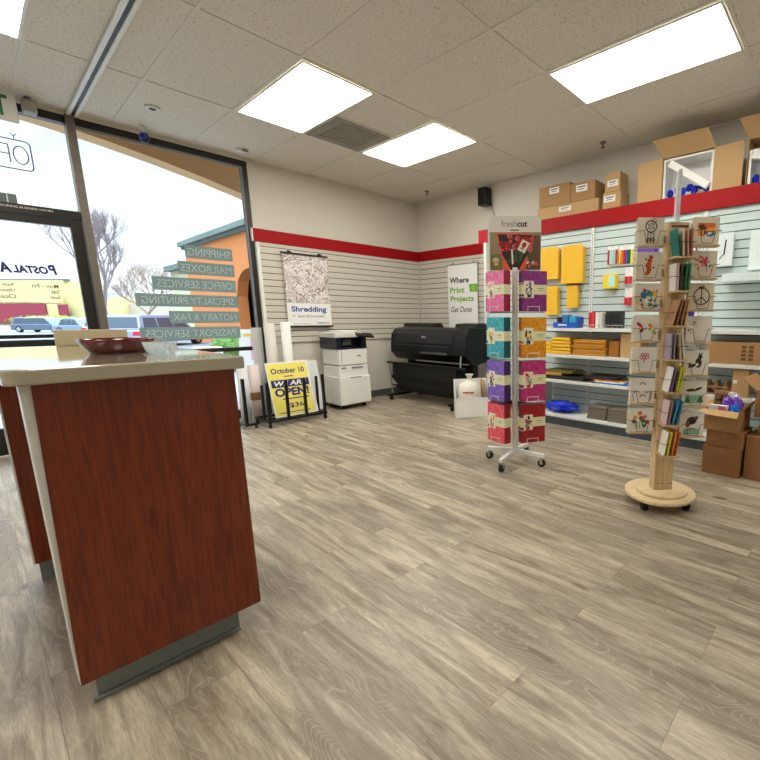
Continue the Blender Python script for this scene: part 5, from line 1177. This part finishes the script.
# hedge and shrubs
LEAF = P('hedge_leaf', (84,120,40), .8, noise=.3, nscale=30); LEAFD = P('evergreen_leaf', (58,84,58), .9, noise=.2)
def leafy(name, label, cat, centre, size, n_, lr, mat, seed):
    rnd = random.Random(seed); m = MB(); c = Vector(centre)
    for i in range(n_):
        while True:
            p = Vector((rnd.uniform(-1,1),rnd.uniform(-1,1),rnd.uniform(-1,1)))
            if .45 < p.length < 1: break
        p = Vector((p.x*size[0],p.y*size[1],p.z*size[2])); d = Vector((rnd.uniform(-1,1),rnd.uniform(-1,1),rnd.uniform(-1,1))).normalized(); e_ = d.orthogonal().normalized()
        q = c+p; m.add([q-d*lr, q+e_*lr*.5, q+d*lr, q-e_*lr*.5], [(0,1,2,3)])
    m.lathe([(0,-.92),(.5,-.8),(.85,-.3),(.85,.3),(.5,.75),(0,.88)], n=14) if False else None
    o = MB(); o.lathe([(0,-.9),(.45,-.8),(.8,-.3),(.82,.3),(.5,.7),(0,.82)], n=14)
    k0 = len(m.v); m.add([c+Vector((v.x*size[0],v.y*size[1],v.z*size[2])) for v in o.v], o.f)
    return tag(m.build(name, mat), label, cat)
p = ext(50,318,92); leafy('hedge', 'low clipped green hedge in front of the red panels', 'hedge', (p.x,p.y,.9), (6.5,4.5,1.15), 500, .35, P('hedge_bright', (128,158,40), .8), 1)
p = ext(231,352,11.0); leafy('shrub', 'round green shrub outside the window behind the A-frame sign', 'shrub', (p.x,p.y,.35), (.45,.45,.5), 900, .06, LEAF, 2)
p = ext(262,362,13.5); leafy('shrub', 'green shrub outside at the right edge of the window', 'shrub', (p.x,p.y,.25), (.35,.35,.42), 700, .06, LEAF, 3)
p = ext(66,292,125); leafy('evergreen_tree', 'dark evergreen tree behind the yellow building', 'tree', (p.x,p.y,5.5), (5.5,5.5,6.2), 900, .9, LEAFD, 4)
def bare_tree(label, base, h, seed, mat, spread=.55, trunk=.16, depth=6):
    rnd = random.Random(seed); m = MB()
    def br(p, d, l, r, k):
        q = p+d*l; m.tube(p, q, r, 0, 6 if k > 2 else 4, r*.72, cap=False)
        if k == 0: 
            return
        for i in range(3 if k > 1 else 2):
            ax = Vector((rnd.uniform(-1,1),rnd.uniform(-1,1),rnd.uniform(-.3,1))).normalized()
            nd = (d*.9+ax*spread*rnd.uniform(.8,1.3)+Vector((0,0,.12))).normalized()
            br(p.lerp(q, rnd.uniform(.75,1)), nd, l*rnd.uniform(.62,.84), r*.62, k-1)
    br(Vector(base), Vector((rnd.uniform(-.06,.06),rnd.uniform(-.06,.06),1)).normalized(), h*.24, trunk, depth)
    return tag(m.build('bare_tree', mat), label, 'tree')
BARK = P('grey_bark', (132,118,118), .9); BARK2 = P('brown_bark', (150,128,112), .9)
p = ext(107,325,28); bare_tree('tall leafless grey tree in the parking lot right of the door', (p.x,p.y,-.15), 10.5, 5, BARK, .46, .15, 7)
p = ext(150,325,32); bare_tree('smaller leafless brown tree behind the window strips', (p.x,p.y,-.15), 7.6, 9, BARK2, .85, .13, 7)
# signs outside
p = ext(258,352,8.0); af = thing('a_frame_sign', 'white A-frame sign with a pink and yellow poster outside the window', 'sign', (p.x,p.y,-.02), rad(-30))
for s in (-1,1): MB().hexa([(-.3,s*.28-.015,0),(.3,s*.28-.015,0),(.3,s*.28+.015,0),(-.3,s*.28+.015,0),(-.26,s*.02-.015,1.0),(.26,s*.02-.015,1.0),(.26,s*.02+.015,1.0),(-.26,s*.02+.015,1.0)]).build('board', WHITE, af)
up_ = Vector((0,.26,1.0)).normalized(); Mf = frame((0,-.3,0),(1,0,0),up_)
m = MB(); m.rect(Mf, .06, .68, .30, .42, .003, 0).rect(Mf, 0, .93, .40, .05, .004, 1).rect(Mf, .08, .62, .2, .14, .004, 2); m.build('poster_print', [P('poster_pink', (236,170,190), .6), FY, PAPER], af)
p = ext(208,350,8.4); bs = thing('street_sign', 'white and blue sign board standing low outside the window', 'sign', (p.x,p.y,-.02), rad(-45))
MB().box(-.26,.26,-.02,.02,.12,.66).build('board', PAPER, bs); MB().box(-.24,-.2,-.015,.015,0,.12).box(.2,.24,-.015,.015,0,.12).build('foot', GREYP, bs)
m = MB(); Mz = frame((0,-.0205,.4),(1,0,0),(0,0,1)); m.rect(Mz, .04, -.03, .40, .34, .001, 0).rect(Mz, -.0, .03, .2, .05, .002, 1).rect(Mz, .05, -.1, .16, .05, .002, 1).rect(Mz, .08, .2, .2, .06, .001, 2); m.build('print', [P('sign_blue', (40,120,210), .4), PAPER, P('sign_pink', (226,120,140), .4)], bs)

# ------------------------------------------------------------------ view settings
vs = scene.view_settings; vs.view_transform = 'Standard'; vs.look = 'None'; vs.gamma = 1; vs.use_curve_mapping = False; vs.exposure = 0.66
